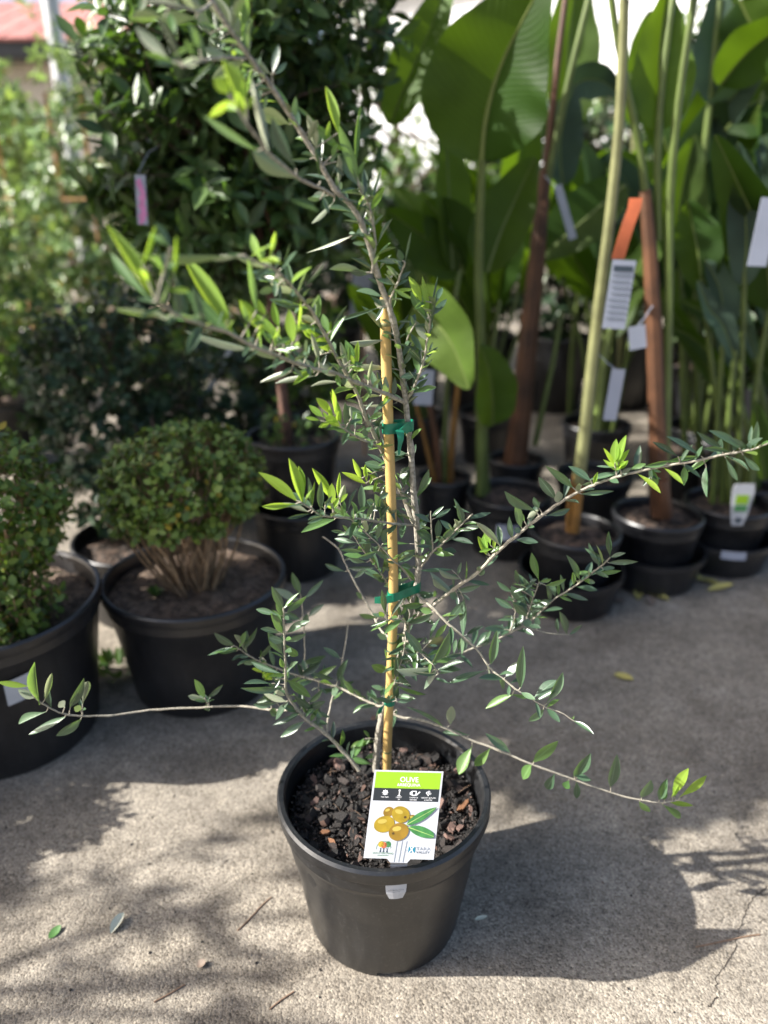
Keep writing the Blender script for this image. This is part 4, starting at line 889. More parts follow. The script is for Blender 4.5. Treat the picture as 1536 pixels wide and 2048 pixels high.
# pot D (stood on another pot) with the tall laurel
make_pot('upturned-looking lower black pot that the laurel pot stands on', -.245, 2.0, .128, .108, .205, 0, None, seed=6)
make_pot('upper black pot with the laurel trunk and small weeds in it', -.245, 2.0, .128, .100, .205, .196, 'soil3', .03, seed=6)
lau = thing('laurel_shrub', 'tall dark glossy laurel shrub on a red brown trunk', 'shrub', (-.265, 2.0, .37))
MB().tube(catmull([(-.262, 2.0, .355), (-.272, 2.01, .55), (-.29, 2.03, .75), (-.33, 2.06, 1.05), (-.36, 2.1, 1.4)], 4), [.0165 - .0007 * i for i in range(17)], 10, jit=.05).build('trunk', M['redtrunk'], lau)
ql = random.Random(12)
stems(lau, [(-.275 - .01 * i, 2.02, .66 + .09 * i) for i in range(9)], [(-.36 + ql.uniform(-.3, .3), 2.1 + ql.uniform(-.22, .22), 1.0 + .07 * i) for i in range(9)], .007, .003, M['redtrunk'], 5, 'limb')
crown(lau, 'laurel', (-.39, 2.10, 1.14), (.40, .30, .42), 430, 9, .072, .38, 61, 300, .45, 'darktwig', .13, up=.35, ruffle=.2)
crown(lau, 'laurel', (-.27, 2.16, 1.38), (.36, .28, .30), 170, 9, .070, .38, 62, 0, .45, 'darktwig', .13, up=.35, ruffle=.2)
wd_ = thing('weed', 'small pale weeds under the laurel trunk in the upper pot', 'weed', (-.245, 1.97, .37))
for i in range(46):
    a = ql.uniform(0, 6.28); r = .095 * math.sqrt(ql.random()); b = Vector((-.245 + r * math.cos(a), 2.0 + r * math.sin(a), .37)); e = b + Vector((ql.uniform(-.03, .03), ql.uniform(-.03, .03), ql.uniform(.02, .11)))
    MB().tube([b, e], .0012, 4, False).build('stalk', M['stem_g'], wd_)
    for j in range(2): link('leaf', LOW['lush'][j], wd_, frame(e, e + rand_dir(ql) * .024, Vector((0, -.3, 1)), .013))
# hanging pink tag in the laurel
tp = at(283, 400, 1.88)
pt = thing('hanging_tag', 'white plant tag with pink flower picture hanging at the edge of the laurel', 'label', tp)
RM = Matrix.Rotation(.06, 3, 'Y')
pc = MB().box(tp, (.024, .0012, .105), RM).build('card', M['labelw'], pt, False)
for k in range(16): e_ = RM @ Vector((ql.uniform(-.006, .006), -.0014, -.046 + k * .0056)); MB().add([tp + e_ + RM @ Vector((.0065 * math.cos(a * .785) * ql.uniform(.6, 1.2), -.0001 * k, .0065 * math.sin(a * .785))) for a in range(8)], [tuple(range(8))]).build('petal_print', M['pink'], pc, False)
MB().tube([tp + Vector((0, 0, .058)), tp + Vector((.02, .03, .10)), tp + Vector((.05, .07, .12))], .0012, 5).build('string', M['labelw'], pt)

# ---------------------------------------------------------------- strelitzias on the right
def blade(parent, name, mid, width, mat, roll=0.0, fold=.42, wav=.035, ribmat=True, prof=None, seed=0, face=None):
    """a paddle leaf along a midrib polyline; its face is turned towards the camera, then rolled"""
    q = random.Random(seed); P = catmull(mid, 5); n = len(P); vs, fs, uv = [], [], []; K = 4
    prof = prof or (lambda t: max(.02, math.sin(math.pi * (t * .97 + .015) ** .78) ** .85))
    for i, p in enumerate(P):
        t = i / (n - 1); ax = (P[min(i + 1, n - 1)] - P[max(i - 1, 0)]).normalized()
        v = (face or (CAMP - p)).normalized(); nr = (v - ax * v.dot(ax)).normalized(); nr = Matrix.Rotation(roll, 3, ax) @ nr; sd = nr.cross(ax)
        for k in range(-K, K + 1):
            f = k / K; wv = wav * width * math.sin(t * 19 + (1 if k > 0 else 3) + seed) * abs(f) ** 2
            vs.append(p + sd * (f * width * .5 * prof(t)) + nr * (abs(f) * width * .5 * prof(t) * fold + wv)); uv.append((t, .5 + .5 * f))
    W = 2 * K + 1
    for i in range(n - 1):
        for k in range(2 * K): a = i * W + k; fs.append((a, a + 1, a + W + 1, a + W))
    mb = MB().add(vs, fs); mb.uv = uv; o = mb.build(name, mat, parent)
    if ribmat: MB().tube(P, [max(.0012, width * .028 * (1 - .8 * i / n)) for i in range(n)], 6).build('midrib', M['rib'], o)
    return o
def stalk(parent, pts, r0, r1, mat, name='stalk'):
    P = catmull([at(*p) for p in pts], 4); m = len(P)
    return MB().tube(P, [r0 + (r1 - r0) * i / (m - 1) for i in range(m)], 9).build(name, mat, parent)
def strel(label, base, stalks, blades):
    t = thing('strelitzia', label, 'strelitzia', at(*base))
    for pts, r0, r1, mt in stalks: stalk(t, pts, r0, r1, M[mt])
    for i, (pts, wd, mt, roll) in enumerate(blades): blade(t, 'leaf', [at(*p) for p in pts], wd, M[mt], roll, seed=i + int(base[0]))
    return t
GP = 'black pots of the strelitzias'
def dpot(label, x, y, Rr, h, collar=True, soil='soil3', seed=0):
    make_pot(label, x, y, Rr, Rr * .78, h, .004 if collar else 0, soil, .025, seed=seed, n=40)
    if collar:
        t = thing('outer_pot', label.replace('black pot', 'wider black outer pot around the pot'), 'pot', (x, y, 0))
        MB().lathe([(Rr * .98, .001), (Rr * 1.0, .005), (Rr * 1.10, h * .40), (Rr * 1.17, h * .42), (Rr * 1.17, h * .50), (Rr * 1.12, h * .505), (Rr * 1.07, h * .42), (Rr * .95, .02), (.001, .002)], 40, (x, y, 0)).build('wall', M['pot2'], t)
dpot('black pot holding the pale stalk with the yellow base', .490, 1.80, .117, .205, True, 'soil3', 11)
dpot('black pot holding the red brown strelitzia trunk', .748, 1.935, .122, .195, True, 'soil3', 12)
dpot('black pot with a white picture tag on its rim', .985, 2.04, .122, .185, True, 'soil3', 13)
dpot('black pot holding the strelitzia with the big arching leaf', .37, 2.12, .125, .185, False, 'soil3', 14)
dpot('black pot holding the thick dark brown stalk', .44, 2.42, .095, .19, False, 'soil3', 15)
dpot('black pot holding the orange brown stalks', .185, 2.22, .085, .20, False, 'soil3', 16)
dpot('black pot in deep shade behind the yellow-based stalk', .66, 2.27, .118, .19, False, 'soil3', 17)
dpot('black pot set back behind the red brown trunk', 1.02, 2.50, .12, .20, False, 'soil3', 18)

strel('strelitzia with a long arching light green leaf on one straight green stalk', (962, 985, 2.12),
      [([(962, 990, 2.12), (962, 850, 2.12), (962, 700, 2.11), (958, 560, 2.10), (960, 420, 2.08), (966, 300, 2.05)], .016, .010, 'stem_g'),
       ([(975, 985, 2.13), (972, 850, 2.14), (985, 720, 2.16), (1000, 600, 2.17)], .007, .004, 'stem_g')],
      [([(964, 320, 2.05), (972, 240, 2.03), (995, 150, 2.0), (1035, 60, 1.96), (1100, -60, 1.9)], .30, 'strel', -.25), ([(985, 850, 2.1), (985, 800, 2.08), (978, 740, 2.06), (960, 690, 2.05)], .13, 'strel_l', .5),
       ([(975, 545, 2.17), (1000, 470, 2.19), (1035, 390, 2.2), (1070, 315, 2.2)], .16, 'strel', -.3)])
strel('strelitzia with a thick dark brown trunk-like stalk', (1033, 915, 2.42),
      [([(1030, 925, 2.42), (1040, 850, 2.42), (1055, 700, 2.42), (1070, 560, 2.42), (1082, 430, 2.42), (1092, 340, 2.42)], .040, .018, 'stem_b'), ([(1092, 350, 2.42), (1105, 220, 2.42), (1118, 100, 2.42), (1135, -30, 2.42)], .012, .008, 'stem_b'),
       ([(1096, 360, 2.41), (1120, 240, 2.40), (1150, 110, 2.38), (1185, -30, 2.36)], .011, .008, 'stem_g'), ([(1070, 890, 2.42), (1085, 820, 2.42), (1105, 730, 2.43), (1125, 620, 2.44)], .010, .007, 'stem_g')],
      [([(1250, 370, 2.46), (1180, 430, 2.46), (1120, 480, 2.46), (1075, 520, 2.46)], .17, 'strel', .3), ([(1125, 370, 2.5), (1120, 300, 2.5), (1130, 230, 2.5), (1150, 170, 2.5)], .12, 'strel_g', .4),
       ([(1130, 185, 2.52), (1170, 160, 2.52), (1210, 165, 2.52), (1240, 190, 2.52)], .10, 'strel_g', .2)])
strel('strelitzia with a pale straight stalk and ragged yellow base', (1150, 1055, 1.80),
      [([(1145, 1062, 1.80), (1150, 1020, 1.80), (1158, 950, 1.80)], .019, .015, 'stem_o'), ([(1157, 965, 1.80), (1172, 850, 1.80), (1188, 700, 1.80), (1205, 560, 1.79), (1222, 420, 1.78), (1238, 260, 1.77), (1246, 100, 1.76), (1250, -40, 1.75)], .0165, .009, 'stem_p'),
       ([(1192, 860, 1.95), (1205, 740, 1.95), (1225, 640, 1.95), (1240, 560, 1.95)], .012, .008, 'stem_g'), ([(1135, 1050, 1.79), (1138, 1000, 1.79), (1146, 960, 1.79)], .006, .003, 'stem_o')],
      [([(1250, -20, 1.75), (1255, -120, 1.7), (1262, -240, 1.6)], .2, 'strel', .2)])
strel('strelitzia with a red brown trunk splitting into green stalks', (1322, 1020, 1.935),
      [([(1322, 1030, 1.935), (1318, 900, 1.935), (1312, 740, 1.935), (1306, 600, 1.935), (1298, 470, 1.935), (1290, 380, 1.935)], .028, .014, 'stem_b'), ([(1330, 1028, 1.93), (1332, 880, 1.93), (1335, 720, 1.93), (1338, 560, 1.93), (1340, 400, 1.93), (1352, 250, 1.92), (1372, 100, 1.91), (1395, -40, 1.9)], .013, .008, 'stem_g'),
       ([(1295, 420, 1.935), (1280, 300, 1.93), (1255, 180, 1.92), (1235, 80, 1.91), (1218, -40, 1.9)], .010, .007, 'stem_g'), ([(1318, 480, 1.94), (1316, 330, 1.94), (1322, 200, 1.94), (1335, 80, 1.94), (1350, -30, 1.94)], .010, .008, 'stem_g'), ([(1330, 1030, 1.92), (1326, 990, 1.91), (1324, 960, 1.91)], .024, .016, 'stem_b')],
      [([(1322, 260, 1.95), (1318, 180, 1.95), (1320, 90, 1.95), (1335, -20, 1.95)], .14, 'strel_l', .35), ([(1400, -20, 1.9), (1420, -100, 1.85), (1450, -220, 1.8)], .2, 'strel', 0)])
strel('strelitzia with orange brown stalks and one broad sunlit leaf', (890, 965, 2.22),
      [([(900, 970, 2.22), (905, 880, 2.22), (915, 780, 2.22), (925, 690, 2.22)], .012, .007, 'stem_o'), ([(880, 970, 2.22), (872, 880, 2.22), (855, 790, 2.22), (840, 700, 2.22)], .012, .007, 'stem_b'), ([(890, 970, 2.22), (890, 860, 2.23), (896, 760, 2.23), (905, 640, 2.24), (920, 540, 2.25)], .009, .006, 'stem_g'), ([(870, 970, 2.22), (850, 880, 2.23), (830, 800, 2.24)], .009, .005, 'stem_o')],
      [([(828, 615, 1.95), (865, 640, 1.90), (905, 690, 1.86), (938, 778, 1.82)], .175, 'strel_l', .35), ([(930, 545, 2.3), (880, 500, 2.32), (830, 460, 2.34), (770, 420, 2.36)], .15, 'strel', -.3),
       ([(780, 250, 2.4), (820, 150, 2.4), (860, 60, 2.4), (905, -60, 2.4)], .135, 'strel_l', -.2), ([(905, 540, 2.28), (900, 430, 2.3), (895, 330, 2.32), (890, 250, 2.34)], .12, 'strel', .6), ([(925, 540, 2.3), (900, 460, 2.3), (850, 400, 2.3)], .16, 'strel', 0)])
strel('grey green strelitzia with narrow upright leaves behind the picture tag', (1470, 1000, 2.04),
      [([(1470, 1005, 2.04), (1478, 880, 2.04), (1482, 740, 2.03), (1488, 600, 2.02), (1488, 540, 2.02)], .010, .006, 'stem_g'), ([(1445, 1005, 2.05), (1438, 860, 2.06), (1420, 700, 2.07), (1405, 560, 2.08)], .010, .006, 'stem_g'), ([(1500, 1005, 2.05), (1505, 860, 2.06), (1520, 720, 2.06), (1545, 600, 2.06)], .010, .006, 'stem_g'),
       ([(1425, 1005, 2.05), (1432, 900, 2.05), (1440, 760, 2.05), (1450, 640, 2.05)], .010, .006, 'stem_g'), ([(1460, 1005, 2.03), (1455, 900, 2.02), (1460, 800, 2.01), (1470, 700, 2.0)], .010, .006, 'stem_g')],
      [([(1488, 570, 2.02), (1492, 480, 2.01), (1488, 380, 2.0), (1475, 285, 1.98)], .095, 'strel_g', .2), ([(1405, 580, 2.08), (1395, 500, 2.09), (1385, 450, 2.1), (1375, 400, 2.1)], .12, 'strel', .2), ([(1450, 660, 2.05), (1440, 580, 2.06), (1410, 520, 2.07)], .08, 'strel_g', .5), ([(1545, 620, 2.06), (1530, 500, 2.04), (1500, 420, 2.0), (1430, 270, 1.95)], .17, 'strel', -.2),
       ([(1530, 960, 1.95), (1520, 880, 1.95), (1510, 800, 1.95)], .06, 'strel', .5), ([(1470, 720, 2.0), (1445, 650, 2.0), (1420, 620, 2.0), (1395, 560, 2.0)], .06, 'strel_g', .4)])
strel('strelitzia with dark drooping leaves standing behind the red brown trunk', (1420, 900, 2.5),
      [([(1400, 930, 2.5), (1395, 780, 2.5), (1390, 600, 2.5), (1400, 400, 2.5), (1420, 200, 2.5), (1440, 0, 2.5)], .014, .009, 'stem_g'), ([(1440, 930, 2.5), (1460, 780, 2.5), (1480, 600, 2.5), (1500, 350, 2.5), (1530, 150, 2.5)], .012, .008, 'stem_g'), ([(1370, 930, 2.5), (1365, 700, 2.5), (1360, 520, 2.5)], .012, .008, 'stem_g'), ([(1560, 930, 2.5), (1565, 750, 2.5), (1560, 500, 2.5)], .012, .008, 'stem_g')],
      [([(1430, 210, 2.5), (1425, 130, 2.5), (1430, 50, 2.5), (1445, -50, 2.5)], .12, 'strel_g', .3), ([(1440, 170, 2.4), (1490, 110, 2.35), (1540, 70, 2.3), (1600, 40, 2.25)], .15, 'strel', .3), ([(1450, 260, 2.5), (1500, 210, 2.5), (1560, 190, 2.5)], .2, 'strel', 0), ([(1360, 540, 2.5), (1355, 450, 2.5), (1370, 350, 2.5), (1390, 270, 2.5)], .15, 'strel', .3),
       ([(1380, 640, 2.5), (1360, 560, 2.5), (1330, 480, 2.5)], .12, 'strel', .4), ([(1470, 560, 2.5), (1520, 480, 2.5), (1560, 380, 2.5)], .2, 'strel', .4), ([(1500, 420, 2.5), (1460, 350, 2.5), (1420, 320, 2.5)], .16, 'strel', .2), ([(1480, 0, 2.45), (1510, 60, 2.45), (1560, 120, 2.45)], .16, 'strel', .2)])
strel('strelitzia far back with leaves against the pale sky', (1220, 830, 3.1),
      [([(1210, 840, 3.1), (1180, 650, 3.1), (1150, 450, 3.1), (1140, 250, 3.1)], .014, .008, 'stem_g'), ([(1230, 840, 3.1), (1250, 600, 3.1), (1265, 400, 3.1), (1270, 150, 3.1)], .014, .009, 'stem_p'), ([(1140, 840, 3.1), (1145, 700, 3.1), (1160, 560, 3.1)], .013, .008, 'stem_g')],
      [([(1160, 580, 3.1), (1150, 480, 3.1), (1170, 380, 3.1), (1220, 300, 3.1)], .2, 'strel', .3), ([(1270, 420, 3.1), (1220, 350, 3.1), (1180, 340, 3.1)], .16, 'strel_g', .3), ([(1265, 250, 3.1), (1290, 130, 3.1), (1300, 20, 3.1)], .18, 'strel', .4), ([(1240, 650, 3.1), (1215, 560, 3.1), (1180, 500, 3.1)], .16, 'strel', .3), ([(1380, 320, 3.2), (1400, 250, 3.2), (1440, 200, 3.2)], .2, 'strel', .4), ([(1020, 420, 3.2), (1040, 300, 3.2), (1060, 200, 3.2)], .16, 'strel', .4), ([(1140, 260, 3.1), (1135, 150, 3.15), (1142, 40, 3.2), (1160, -80, 3.2)], .21, 'strel', .3)])

qc = random.Random(77)
def clump(label, x, y, n, h, spread, ln, wd, mats, seed):
    q = random.Random(seed); t = thing('strelitzia', label, 'strelitzia', (x, y, .16))
    make_pot('black pot of the ' + label, x, y, .13, .10, .20, 0, 'soil3', .03, n=28, seed=seed)
    for i in range(n):
        b = Vector((x + q.uniform(-.05, .05), y + q.uniform(-.05, .05), .165)); a = q.uniform(0, 6.28); hh = h * q.uniform(.35, 1.0); o_ = spread * q.uniform(.2, 1)
        e = b + Vector((math.cos(a) * o_ * .5, math.sin(a) * o_ * .35, hh)); m1 = b.lerp(e, .5) + Vector((math.cos(a), math.sin(a), 0)) * -.03
        MB().tube(catmull([b, m1, e], 4), [.011 - .0006 * k for k in range(9)], 7).build('stalk', M['stem_g'], t)
        d = Vector((math.cos(a) * q.uniform(.2, .7), math.sin(a) * q.uniform(.1, .4), q.uniform(.5, 1))).normalized(); l_ = ln * q.uniform(.7, 1.15)
        tip = e + d * l_ + Vector((math.cos(a), math.sin(a) * .5, -.5)) * l_ * q.uniform(0, .25)
        blade(t, 'leaf', [e - d * .02, e.lerp(tip, .35) + Vector((0, 0, .03)), e.lerp(tip, .7) + Vector((0, 0, .03)), tip], wd * q.uniform(.7, 1.2), M[q.choice(mats)], q.uniform(-.9, .9), seed=seed + i)
clump('leafy dark strelitzia between the brown stalk and the pale stalk', .80, 2.80, 11, .90, .4, .50, .15, ['strel', 'strel', 'strel_g'], 401)
clump('crowded dark strelitzia behind the red brown trunk', 1.18, 2.75, 13, 1.0, .45, .50, .15, ['strel', 'strel', 'strel_g'], 402)
clump('strappy grey green strelitzia crowded behind the spike tag', 1.22, 2.28, 13, .75, .30, .42, .075, ['strel_g', 'strel', 'strel_g'], 403)
clump('low strappy strelitzia beside the spike tag pot', 1.10, 2.20, 9, .45, .25, .36, .065, ['strel_g', 'strel'], 404)
clump('leafy green strelitzia behind the big arching leaf', .42, 2.95, 9, .6, .4, .5, .15, ['strel', 'strel', 'strel_l'], 405)
clump('dark strelitzia behind the orange brown stalks', .12, 2.95, 8, .5, .35, .42, .14, ['strel', 'strel_g'], 406)
clump('dense strelitzia at the outer end of the right-hand group', 1.60, 2.75, 12, 1.25, .45, .5, .15, ['strel', 'strel_g'], 407)

# tags and stickers among the strelitzias
def hang(name, label, c, size, mat, ry=0, rx=0, cat='label', tie_to=None):
    Mx = Matrix.Rotation(ry, 3, 'Y') @ Matrix.Rotation(rx, 3, 'X')
    t = thing(name, label, cat, c); MB().box(c, size, Mx).build('card', mat, t, False)
    top = c + Mx @ Vector((0, 0, size[2] * .46))
    if tie_to is not None: MB().tube([top, (top + tie_to) / 2 + Vector((0, 0, -.004)), tie_to], .0012, 5).build('string', M['labelw'], t)
    return t, Mx
oc = at(1254, 462, 1.76)
ot = thing('plastic_band', 'bent orange plastic band tied round the pale strelitzia stalk', 'band', oc)
P = [at(*p) for p in ((1272, 398, 1.74), (1268, 420, 1.735), (1257, 450, 1.73), (1246, 485, 1.73), (1236, 520, 1.735))]; vs = []
for i, p in enumerate(P): vs += [p + Vector((-.0135, 0, .002)), p + Vector((.0135, 0, .002)), p + Vector((-.0135, .0012, .002)), p + Vector((.0135, .0012, .002))]
fs = []
for i in range(4): a = 4 * i; fs += [(a, a + 1, a + 5, a + 4), (a + 2, a + 6, a + 7, a + 3), (a, a + 4, a + 6, a + 2), (a + 1, a + 3, a + 7, a + 5)]
MB().add(vs, fs + [(0, 2, 3, 1), (16, 17, 19, 18)]).build('strip', M['orange'], ot)
t, Mx = hang('hanging_label', 'white printed label hanging under the orange band', at(1238, 590, 1.73), (.050, .0012, .145), M['labelw'], .05)
for k in range(9):
    z = .055 - k * .013; MB().box(at(1238, 590, 1.73) + Mx @ Vector((R.uniform(-.004, .002), -.0014, z)), (.040 if k else .042, .0006, .0035 if k else .012), Mx).build('printed_line', M['inkg'] if k else M['ink'], t, False)
t, Mx = hang('hanging_label', 'narrow white label strip low on the pale stalk', at(1228, 790, 1.80), (.032, .0012, .125), M['labelw'], .06, tie_to=at(1190, 700, 1.80))
t, Mx = hang('hanging_label', 'small white tag turned sideways behind the printed label', at(1275, 675, 1.85), (.040, .0012, .055), M['labelw'], -.2, tie_to=at(1306, 610, 1.92))
t, Mx = hang('hanging_label', 'slanted narrow white tag on the dark brown stalk', at(1131, 425, 2.3), (.022, .0012, .15), M['labelw'], -.38, tie_to=at(1088, 350, 2.41))
t, Mx = hang('hanging_label', 'white printed tag at the far right of the strelitzias', at(1528, 465, 1.9), (.045, .0012, .15), M['labelw'], .04, tie_to=at(1545, 400, 2.04))
t, Mx = hang('hanging_label', 'bluish white label standing in the shade behind the olive', at(725, 590, 3.0), (.085, .002, .16), M['labelw'], .1)
MB().tube([at(726, 560, 3.004), Vector((at(726, 600, 3.0).x, 3.004, 0))], .005, 6).build('stake', M['stakeo'], t)
t, Mx = hang('hanging_label', 'cream tag among the orange brown stalks', at(848, 775, 2.1), (.052, .0012, .10), M['labelw'], .05, tie_to=at(842, 705, 2.21))
# spike tag with a picture, standing in the right pot
sc_ = at(1482, 1010, 1.915); sk = thing('spike_tag', 'white spike tag with a lime green picture in the right pot', 'label', at(1482, 1060, 1.915))
poly = [(-.026, .060), (.026, .060), (.030, .04), (.024, -.02), (.015, -.060), (-.015, -.060), (-.024, -.02), (-.030, .04)]
vs = [sc_ + Vector((x, 0, z)) for x, z in poly] + [sc_ + Vector((x, .0015, z)) for x, z in poly]
ck = MB().add(vs, [tuple(range(7, -1, -1)), tuple(range(8, 16))] + [(k, (k + 1) % 8, 8 + (k + 1) % 8, 8 + k) for k in range(8)]).build('card', M['white'], sk, False)
MB().box(sc_ + Vector((0, -.0008, .016)), (.034, .0006, .026)).build('picture', M['lime'], ck, False); MB().box(sc_ + Vector((0, -.0008, -.010)), (.034, .0006, .018)).build('picture', M['grn'], ck, False); MB().box(sc_ + Vector((0, -.0008, -.045)), (.018, .0006, .014)).build('barcode', M['ink'], ck, False)
sticker('pot_sticker', 'white rectangular sticker on the pot of the arching-leaf strelitzia', .37, 2.12, .105, math.radians(-98), .1195, .062, .048, M['labelw'])
sticker('pot_sticker', 'narrow white sticker under the spike tag pot', .985, 2.04, .083, math.radians(-100), .1445, .066, .024, M['labelw'])

# ---------------------------------------------------------------- further back
def bushpot(label, name, x, y, Rr, h, key, c, rad, tw, ln, wr, seed, per=8, potlabel=None, keep=60, shell=.5, cat='shrub'):
    make_pot(potlabel or ('black pot under the ' + label), x, y, Rr, Rr * .8, h, 0, 'soil3', .03, n=28, seed=seed)
    t = thing(name, label, cat, (x, y, h - .03)); crown(t, key, c, rad, tw, per, ln, wr, seed, keep, shell, 'darktwig', max(rad) * .3)
    q = random.Random(seed); n = 3
    stems(t, [(x + .02 * (i - 1), y, h - .035) for i in range(n)], [(c[0] + .3 * rad[0] * (i - 1), c[1], c[2]) for i in range(n)], .007, .003, M['darktwig'], seed)
    return t
bushpot('low fresh green shrub behind the dark shrub, left side', 'leafy_shrub', -1.50, 2.9, .17, .26, 'lush', (-1.50, 2.9, .55), (.34, .28, .32), 170, .05, .45, 71)
bushpot('airy green shrub between the dark shrub and the laurel', 'leafy_shrub', -.82, 2.75, .16, .25, 'lush', (-.80, 2.78, .55), (.34, .25, .28), 150, .05, .45, 72)
bushpot('fresh green shrub right behind the laurel trunk', 'leafy_shrub', -.40, 2.9, .15, .25, 'lush', (-.38, 2.9, .48), (.26, .2, .28), 130, .05, .45, 73)
bushpot('grey green bush beside the climbers', 'leafy_shrub', -1.95, 3.8, .18, .28, 'pale', (-1.95, 3.8, .58), (.42, .3, .34), 170, .055, .4, 74)
bushpot('small dark shrub in the gap beside the laurel pot', 'dark_shrub', -.52, 2.42, .12, .22, 'boxdark', (-.52, 2.42, .36), (.2, .16, .2), 130, .035, .5, 78, 9)
make_pot('black pot with bare soil and a leaning grey cane', -.72, 2.30, .085, .07, .36, 0, 'soil3', .03, n=32, seed=8)
o = MB().tube([at(395, 815, 2.30), at(430, 760, 2.33), at(465, 690, 2.36)], .008, 8).build('leaning_cane', M['post']); o['label'] = 'grey cane leaning out of the pot with bare soil'; o['category'] = 'cane'
climb = [(-1.62, 4.4, 1.40, 'pale'), (-2.0, 4.6, 1.35, 'pale'), (-1.25, 4.7, 1.45, 'lush'), (-2.4, 4.9, 1.3, 'pale'), (-.9, 5.0, 1.4, 'pale'), (-2.85, 5.2, 1.35, 'lush')]
clab = ['climber on orange stakes, nearest to the pink tag', 'climber on orange stakes under the red roof', 'short green climber partly behind the laurel', 'pale climber close to the metal post', 'pale climber almost hidden by the laurel', 'green climber at the outer end of the row']
for i, (x, y, h, key) in enumerate(climb):
    make_pot('black pot of the ' + clab[i], x, y, .15, .12, .26, 0, 'soil3', .03, n=24, seed=20 + i)
    t = thing('climber', clab[i], 'climber', (x, y, .22), 'climbers on orange stakes')
    for k in range(2):
        a = k * 3.1 + i; MB().tube([(x + .07 * math.cos(a), y + .07 * math.sin(a), .2), (x + .09 * math.cos(a), y + .09 * math.sin(a), h + .05)], .011, 6).build('stake', M['stakeo'], t)
    for zz in (.55, .95): MB().tube([(x - .12, y - .1, zz), (x + .12, y - .1, zz)], .008, 6).build('crossbar', M['stakeo'], t)
    crown(t, key, (x, y, .22 + h * .5), (.23, .23, h * .52), 200, 8, .07, .45, 80 + i, 60, .45, 'darktwig', .12, ruffle=.3)
# green wall of plants and trees that closes the view
def tree(label, x, y, h, c, rad, key, tw, ln, wr, seed, keep=60, per=9, name='tree', group=None):
    t = thing(name, label, 'tree', (x, y, 0), group)
    MB().tube(catmull([(x, y, -.05), (x + .03, y, h * .35), (x - .02, y, h * .7), (c[0], c[1], c[2] + rad[2] * .3)], 4), [.05 * h * (.4 - .02 * i) for i in range(13)], 9, jit=.05).build('trunk', M['darktwig'], t)
    q = random.Random(seed); stems(t, [(x, y, h * .4 + .04 * i * h) for i in range(8)], [(c[0] + q.uniform(-.7, .7) * rad[0], c[1] + q.uniform(-.7, .7) * rad[1], c[2] + q.uniform(-.3, .7) * rad[2]) for i in range(8)], .018 * h * .6, .005, M['darktwig'], seed, 'limb', .05)
    crown(t, key, c, rad, tw, per, ln, wr, seed, keep, .45, 'darktwig', .28, ruffle=.3, twig_r=.004)
tree('green tree behind the gap between the laurel and the strelitzias', .1, 4.6, 1.6, (.1, 4.6, .80), (.6, .5, .45), 'lush', 150, .09, .4, 101)
tree('dark tree behind the straight green stalk', 1.15, 5.2, 1.4, (1.1, 5.2, 1.05), (.75, .5, .55), 'boxdark', 230, .09, .45, 102)
tree('dark tree behind the red brown strelitzia', 2.2, 4.9, 2.0, (2.2, 4.9, 1.35), (.75, .5, .95), 'laurel', 300, .09, .42, 103)
tree('dark leafy tree at the right end behind the grey green strelitzia', 2.75, 4.0, 2.2, (2.6, 4.2, 1.55), (.7, .5, 1.0), 'laurel', 300, .09, .42, 104)
tree('tall pale tree behind the climbers', -1.5, 7.2, 2.6, (-1.5, 7.2, 1.5), (1.1, .6, .95), 'pale', 330, .10, .42, 105)
tree('light green tree between the climbers and the building', -3.3, 7.0, 2.4, (-3.3, 7.0, .85), (1.0, .6, .72), 'pale', 300, .10, .42, 106)
tree('green tree far behind the laurel', .1, 7.6, 2.6, (.0, 7.6, 1.3), (1.0, .6, 1.0), 'lush', 90, .10, .42, 107)
tree('bushy tree far behind the strelitzias', 2.2, 8.2, 2.6, (2.2, 8.2, 1.2), (1.6, .6, .85), 'pale', 330, .11, .42, 108)
tree('green tree at the far right behind the strelitzias', 4.6, 7.8, 2.6, (4.4, 7.8, 1.6), (1.3, .6, 1.3), 'lush', 330, .11, .42, 109)
for i, (px, py, lx) in enumerate(((160, 668, .5), (470, 668, .55), (320, 660, .4), (640, 640, .4), (60, 660, .5))):
    p = on(px, py); o = MB().box((p.x, p.y, .09), (lx, .22, .18), Matrix.Rotation(.1 * i, 3, 'Z')).build('stone_block', M['brick'], None, False, sharp=None)
    o['label'] = 'rough sandstone edging block ' + ['under the climbers', 'behind the airy green shrub', 'beside the grey green bush', 'beyond the olive stake', 'below the cream house'][i]; o['category'] = 'block'; o['group'] = 'sandstone edging blocks'
    bv = o.modifiers.new('bevel', 'BEVEL'); bv.width = .02; bv.segments = 2

